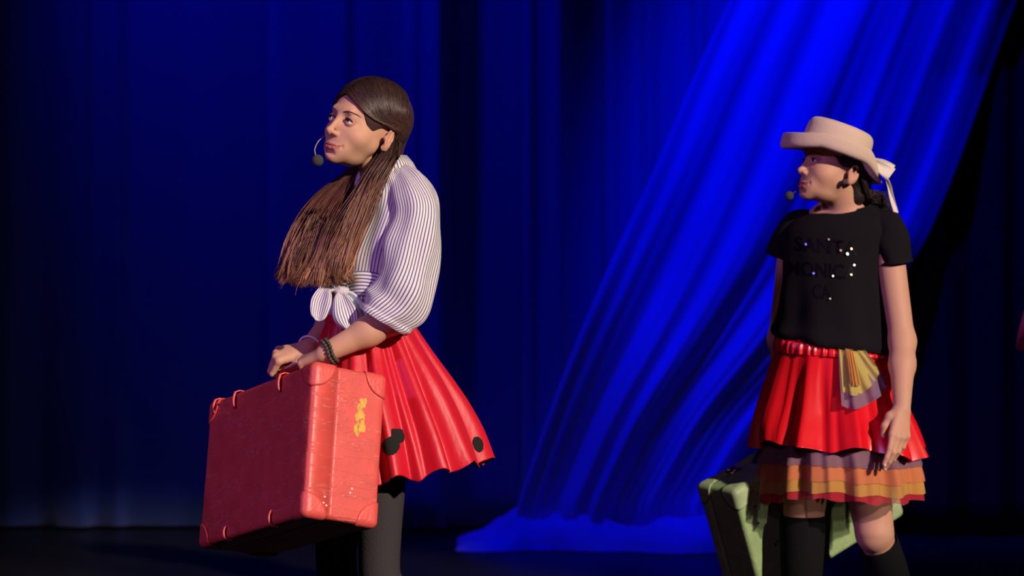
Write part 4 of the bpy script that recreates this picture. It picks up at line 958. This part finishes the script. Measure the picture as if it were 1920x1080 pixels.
    # skirt layers
    def ring(keys, fold, hem, nm, mt, parent, lab=None, nu=420, nv=70, solid=.0015, tilt=(.16, .05), cut=1.0):
        m_ = len(keys); C = np.array([P(k[0], k[1], Yc - .06 * min(1, max(0, (k[1] - 680) / 150))) for k in keys]); tl_ = np.linspace(tilt[0], tilt[1], m_)
        U = np.array([l + [0, 0, -tl_[i] * l[0]] for i in range(m_)]); p, uv = loft(C, U, np.tile(f, (m_, 1)), [k[2] for k in keys], [k[3] for k in keys], nu, nv, fold, hem)
        p = p[:max(3, int(nv * cut))]
        return grid(nm, p, mt, parent, True, solid=solid, label=lab), p
    def f_over(th, t):
        A = .025 * np.clip(t * 1.6, 0, 1) * (.45 + .55 * t) + .004 * np.exp(-((t - .02) / .03) ** 2) * 0
        w1 = np.cos(11 * th + 1.0 + .4 * np.sin(2 * th + 2 * t)); w2 = np.cos(19 * th + .3 - .5 * t); w3 = np.cos(37 * th + 1.2)
        return A * (.65 * np.sign(w1) * np.abs(w1) ** .8 + .33 * w2 + .10 * w3) + .003 * np.cos(42 * th) * np.exp(-(t / .08) ** 2) + .004 * np.sin(7 * t + 4 * th) * t
    def h_over(th, t): return t ** 3 * (.006 * np.cos(11 * th + 1.0) - .012 * np.cos(2 * th + .2) + .009 * np.cos(5 * th + 2.0))
    sk, ps = ring([(1560, 640, .150, .118), (1561, 662, .160, .126), (1563, 710, .182, .150), (1567, 765, .208, .176), (1570, 805, .228, .198), (1573, 836, .240, .212)], f_over, h_over, 'skirt', m_satin, root, 'red satin over-skirt with gathered waist')
    wc, _ = ring([(1561, 646, .162, .127), (1561, 654, .166, .131), (1561, 664, .166, .132)], lambda th, t: .0035 * np.cos(44 * th) + .002 * np.cos(71 * th), None, 'waistband', m_satin, sk, nv=8)
    lay = [('mauve_tulle', (.20, .12, .19), .66, 882, .228, .196, 1.1, .0, 7), ('orange_tulle', (.78, .22, .10), .55, 906, .232, .200, 2.2, .0, 9), ('ochre_tulle', (.72, .42, .09), .55, 921, .236, .204, 3.1, .0, 8), ('crimson_tulle', (.55, .015, .04), .62, 934, .240, .207, 4.4, .0, 10)]
    for k, (nm, cc, al_, yb, ru, rv, ph, dz, nw) in enumerate(lay):
        dr = -.0045 * k
        def ft(th, t, ph=ph, nw=nw, k=k):
            A = .021 * (.35 + .65 * t); w = np.cos(13 * th + .5 * np.sin(3 * th)); return A * (.6 * np.sign(w) * np.abs(w) ** .6 + .4 * np.cos(23 * th + .7)) + .0012 * np.cos(53 * th + ph)
        def ht(th, t, ph=ph, nw=nw, k=k): return t ** 2 * (.005 * np.cos((nw + 4) * th + ph) + .008 * np.cos(3 * th + 1.5) - .006 * np.cos(2 * th))
        ring([(1566, 790, .186 + dr, .158 + dr), (1571, 835, .212 + dr, .182 + dr), (1575, 880, .230 + dr, .198 + dr), (1577, 946, .240 + dr, .207 + dr)], ft, ht, nm, tulle(nm, cc, al_), sk, nm.replace('_tulle', ' coloured tulle ruffle'), nu=300, nv=60, solid=0, tilt=(.08, -.05), cut=(yb - 790) / 156 + .02 * math.sin(k))
    # tulle fan pinned at the waist
    sbvh = BVHTree.FromPolygons([tuple(v) for v in ps.reshape(-1, 3)], grid_faces(70, 420, True).tolist())
    def fan_(nm, mt, apex, ends, off, ph, lab):
        nu_, nv_ = 40, 24; G_ = np.zeros((nv_, nu_, 3))
        e = crom(np.array(ends, float), nu_); a0, a1 = np.array(apex[0], float), np.array(apex[1], float)
        for j in range(nu_):
            s0 = a0 + (a1 - a0) * j / (nu_ - 1)
            for i in range(nv_):
                t = i / (nv_ - 1); x, y = s0 + (e[j] - s0) * t; h = sbvh.ray_cast(Vector((0, 0, CAMH)), ray(x, y)); bY = h[0][1] if h[0] is not None else 7.7
                G_[i, j] = P(x, y, min(bY, 7.80) - off - .013 * t ** .7 * (1 + math.cos(j * .62 + ph)) - .006)
        for _ in range(3): G_[1:-1, 1:-1, 1] = (G_[:-2, 1:-1, 1] + G_[2:, 1:-1, 1] + G_[1:-1, :-2, 1] + G_[1:-1, 2:, 1]) / 4
        grid(nm, G_, mt, sk, False, label=lab)
    fan_('tulle_fan', tulle('mauve fan', (.22, .15, .24), .72), ((1571, 648), (1622, 655)), [(1578, 760), (1600, 768), (1628, 758), (1656, 738), (1662, 715), (1648, 690)], .004, 0, 'mauve tulle fan at the waist')
    fan_('tulle_fan', tulle('ochre fan', (.62, .52, .12), .66), ((1573, 648), (1620, 654)), [(1580, 735), (1605, 742), (1632, 725), (1648, 700), (1640, 680)], .012, 1.5, 'ochre tulle fan at the waist')
    fan_('tulle_fan', tulle('orange fan', (.75, .30, .07), .7), ((1584, 648), (1598, 650)), [(1594, 715), (1602, 724), (1614, 722)], .020, 2.5, 'orange tulle fan at the waist')

    # hat
    hat = hat_part(root, Head(P(1555, 310, 7.79), 79, 19, 0, 1.0))
    # hair below the hat: tucked cap and low tail
    Dh = SDF(axis((.78, 1.08, .0035)), axis((7.66, 7.95, .0035)), axis((1.28, 1.60, .0035)))
    Dh.ell(H2.w((0, -.010, .030)), np.array((.078, .086, .088)) * .99, H2.R); Dh.ell(H2.w((0, -.072, -.05)), (.044, .034, .046), H2.R, .03)
    Dh.ell(H2.w((.0, .118, -.03)), (.105, .105, .115), H2.R, .006, True); Dh.ell(H2.w((0, -.10, .15)), (.2, .3, .10), H2.R, .004, True)
    for x in (-1, 1): Dh.ell(H2.w((x * .085, .014, -.055)), (.04, .052, .062), H2.R, .01, True)
    V, Fc = Dh.mesh(); et = np.tile((.02, .012, .012), (len(V), 1)); paths = []; rad = []; tint = []
    for i in range(1300):
        x = rng.uniform(-1, 1); a = H2.w((x * .074, -.030 - .055 * (1 - abs(x)) - .02 * rng.random(), .015)); b = H2.w((x * .050, -.085 - .035 * (1 - abs(x)) - .012 * rng.random(), -.055)); c = P(1640 + rng.normal(0, 8), 372 + rng.normal(0, 6), 7.86 + .02 * rng.normal()); d = P(1652 + rng.normal(0, 9), 392 + rng.normal(0, 9), 7.88 + .02 * rng.normal())
        paths.append(crom([a, b, c, d], 12)); rad.append(.0013 * np.linspace(1, .4, 12)); tint.append(np.tile(np.array((.03, .018, .02)) * rng.uniform(.6, 1.8), (12, 1)))
    for i in range(260):   # loose hair in front of and above the ear
        x = -1 if i % 2 else 1; a = H2.w((x * .073, .052 - .07 * rng.random(), .025)); b = H2.w((x * (.077 + .004 * rng.random()), .030 - .055 * rng.random(), .004)); c = H2.w((x * .076, -.012 - .03 * rng.random(), -.012 + .02 * rng.random()))
        paths.append(crom([a, b, c], 12)); rad.append(.0011 * np.linspace(1, .4, 12)); tint.append(np.tile(np.array((.03, .018, .018)) * rng.uniform(.6, 1.6), (12, 1)))
    hair_strands('hair', np.array(paths), np.array(rad), np.array(tint), m_hair2, root, (V, Fc, et))
    hs = tube('headset_microphone', [H2.w((.070, .03, -.03)), H2.w((.055, .085, -.062)), P(1500, 353, 7.79), P(1490, 360, 7.775), P(1482, 366, 7.77)], .0015, m_mic, root, 8, 30)
    ball('foam_windscreen', P(1480, 367, 7.77), .0125, m_mic, hs, 18, 12)
    ball('ear_clip', H2.w((-.079, .004, -.042)), (.0085, .0085, .0085), m_mic, hs, 14, 10)
    return root

def hat_part(root, H):
    nu = 96; ph = np.arange(nu) * 2 * PI / nu         # 0 = right, 90 deg = front
    cy, rx, ry = -.002, .081, .098
    cosf = np.sin(ph)                                    # 1 front, -1 back
    wb = np.clip((-cosf - .35) / .6, 0, 1); wb = wb * wb * (3 - 2 * wb); wf = np.clip((cosf - .5) / .5, 0, 1)
    def row(out, z): return np.stack([(rx + out) * np.cos(ph), cy + (ry + out) * np.sin(ph), np.broadcast_to(z, ph.shape)], 1)
    def mixz(side, front, back): z = side * (1 - wf) + front * wf; return z * (1 - wb) + back * wb
    rows = [row(-.006, .080), row(.000, mixz(.058, .052, .032)), row(.006, mixz(.040, .032, .016)), row(.020, mixz(.032, .016, .005)), row(.036, mixz(.026, .004, -.001)), row(.047, mixz(.028, .003, -.003)), row(.053, mixz(.037, .012, -.003)), row(.055, mixz(.052, .028, -.002)), row(.055, mixz(.064, .043, -.001))]
    brim = np.array(rows); brim = np.stack([crom(brim[:, k], 34) for k in range(nu)], 1)
    hat = grid('hat', H.wv(brim), m_hat, root, True, solid=.003, label='cream felt hat with upturned brim and ribbon bow')
    crown = [(.000, .040), (.000, .060), (-.001, .085), (-.003, .100), (-.008, .110), (-.016, .1155), (-.030, .1165), (-.05, .113), (-.070, .111), (-.0795, .111)]
    cr = np.array([[((rx + o) * math.cos(a), cy + (ry + o * 1.15) * math.sin(a), z + .001 * math.sin(a) * (z > .1)) for a in ph] for o, z in crown]); cr = np.stack([crom(cr[:, k], 40) for k in range(nu)], 1)
    grid('hat_crown', H.wv(cr), m_hat, hat, True, solid=.003)
    # ribbon bow at the back and its hanging end
    def leaf(nm, pts, ws, Y0, Y1, thick=.006):
        path = crom(np.array(pts, float), 24); w_ = crom(np.array(ws, float)[:, None], 24)[:, 0]; tn = np.gradient(path, axis=0); tn /= np.linalg.norm(tn, axis=1, keepdims=True); sd = np.stack([-tn[:, 1], tn[:, 0]], 1)
        Yv = np.linspace(Y0, Y1, 24); th = np.arange(18) * 2 * PI / 18; G_ = np.zeros((24, 18, 3))
        for k in range(24):
            for j in range(18):
                x, y = path[k] + sd[k] * w_[k] * math.cos(th[j]); G_[k, j] = P(x, y, Yv[k] - thick * math.sin(th[j]) * min(1, w_[k] / 6) + .006 * math.sin(2.5 * math.cos(th[j]) + k * .15))
        grid(nm, G_, m_ribbon, hat, True, caps=True)
    leaf('ribbon_bow', [(1612, 287), (1630, 298), (1652, 314), (1671, 328)], [2, 6, 11, 14], 7.735, 7.72, .003)
    leaf('ribbon_bow', [(1618, 292), (1636, 300), (1658, 308), (1674, 318)], [2, 5, 8, 9], 7.80, 7.83, .003)
    leaf('ribbon_end', [(1662, 334), (1668, 350), (1672, 370), (1680, 400)], [3, 4, 4.5, 5], 7.80, 7.80, .002)
    return hat
girl_two()

# ================================================================== person at the right edge of the frame
def person_edge():
    root = empty('person', tuple(P(2038, 1240, 8.5) * [1, 1, 0]), 'person in dark pink short sleeved top standing at right edge, mostly outside frame', 'person')
    H3 = Head(P(2033, 292, 8.5), 30, 0, 0, 1.0); f, l = facing(35); BF = np.stack([-l, f, [0, 0, 1]], 1); Yc = 8.5
    D = SDF(axis((1.50, 2.08, .0045)), axis((8.24, 8.78, .0045)), axis((-.01, 1.36, .008), (1.36, 1.72, .003)))
    nb = P(2038, 372, Yc); D.ell(P(2038, 470, Yc), (.13, .085, .16), BF); D.ell(P(2038, 600, Yc), (.115, .08, .14), BF, .04); D.ell(P(2038, 690, Yc), (.125, .09, .12), BF, .04)
    sl, sr = P(2133, 430, 8.40), P(2010, 440, 8.59)
    for s_, e_, w_ in ((sr, P(1945, 670, 8.62), P(1965, 800, 8.50)), (sl, P(2153, 640, 8.38), P(2148, 790, 8.32))):
        D.cone(nb - [0, 0, .06], s_ - [0, 0, .02], .032, .030, .02); D.chain([s_ - [0, 0, .02], e_], [.036, .034], .02); D.chain([e_, w_], [.036, .025], .02)
        hand(D, w_, (0, -.1, -1), (w_ - P(2038, 790, 8.45)) * [1, 1, 0], f, .95, ((20, 30, 20),) * 4)
    legs = []
    for q, Y in ((2003, 8.55), (2078, 8.44)):
        h, k, a = P(q, 740, Y), P(q, 980, Y), P(q, 1195, Y); legs.append((h, k, a)); D.chain([h, k, a], [.065, .043, .032], .02)
    H3.sculpt(D); D.cone(H3.w((0, -.028, -.055)), nb, .045, .05, .02)
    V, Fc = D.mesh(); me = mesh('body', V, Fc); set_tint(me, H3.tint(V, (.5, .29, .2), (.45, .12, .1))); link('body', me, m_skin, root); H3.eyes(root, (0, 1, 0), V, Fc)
    Dh = SDF(axis((1.56, 1.98, .005)), axis((8.3, 8.7, .005)), axis((1.4, 1.76, .005)))
    Dh.ell(H3.w((0, -.022, .034)), (.083, .104, .089), H3.R); Dh.ell(H3.w((0, -.07, -.05)), (.07, .05, .08), H3.R, .03); Dh.ell(H3.w((0, .112, -.04)), (.09, .09, .112), H3.R, .006, True)
    V, Fc = Dh.mesh(); me = mesh('hair', V, Fc); set_tint(me, np.tile((.03, .018, .012), (len(V), 1))); link('hair', me, m_hair2, root)
    m_top = M_('dark pink jersey', (.55, .05, .12), .85, sheen=.2); m_tr = M_('black trousers', (.02, .014, .018), .9)
    keys = [(2038, 720, .15, .115), (2038, 640, .14, .11), (2038, 520, .15, .11), (2038, 440, .165, .10), (2038, 405, .13, .08), (2038, 380, .07, .06)]
    p, _ = loft([P(k[0], k[1], Yc) for k in keys], np.tile(l, (6, 1)), np.tile(f, (6, 1)), [k[2] for k in keys], [k[3] for k in keys], 80, 60, lambda th, t: .004 * np.sin(5 * th + 6 * t))
    top = grid('tshirt', p, m_top, root, True, solid=.002)
    for ks in ([(2038, 408, 8.56, 40, 18, .035), (2006, 446, 8.59, 30, 30, .052), (1960, 560, 8.605, 24, 31, .055), (1936, 662, 8.615, 14, 32, .055)], [(2108, 408, 8.44, -40, 18, .035), (2133, 440, 8.41, -22, 32, .052), (2146, 530, 8.39, -10, 31, .055), (2152, 660, 8.38, -3, 30, .055)]):
        sc = np.array([k[2] / F for k in ks]); U = np.array([[math.cos(math.radians(k[3])), 0, -math.sin(math.radians(k[3]))] for k in ks])
        p, _ = loft([P(k[0], k[1], k[2]) for k in ks], U, np.tile([0, -1., 0], (4, 1)), np.array([k[4] for k in ks]) * sc, [k[5] for k in ks], 50, 40, lambda th, t: .003 * np.sin(3 * th + 12 * t)); grid('sleeve', p, m_top, top, True, solid=.002)
    for (h, k, a) in legs:
        leg_tube('trouser_leg', [h + [0, 0, .06], h, k, a + [0, 0, .03]], [.088, .086, .070, .062], m_tr, root); shoe('shoe', a, 35, m_shoe, root)
person_edge()
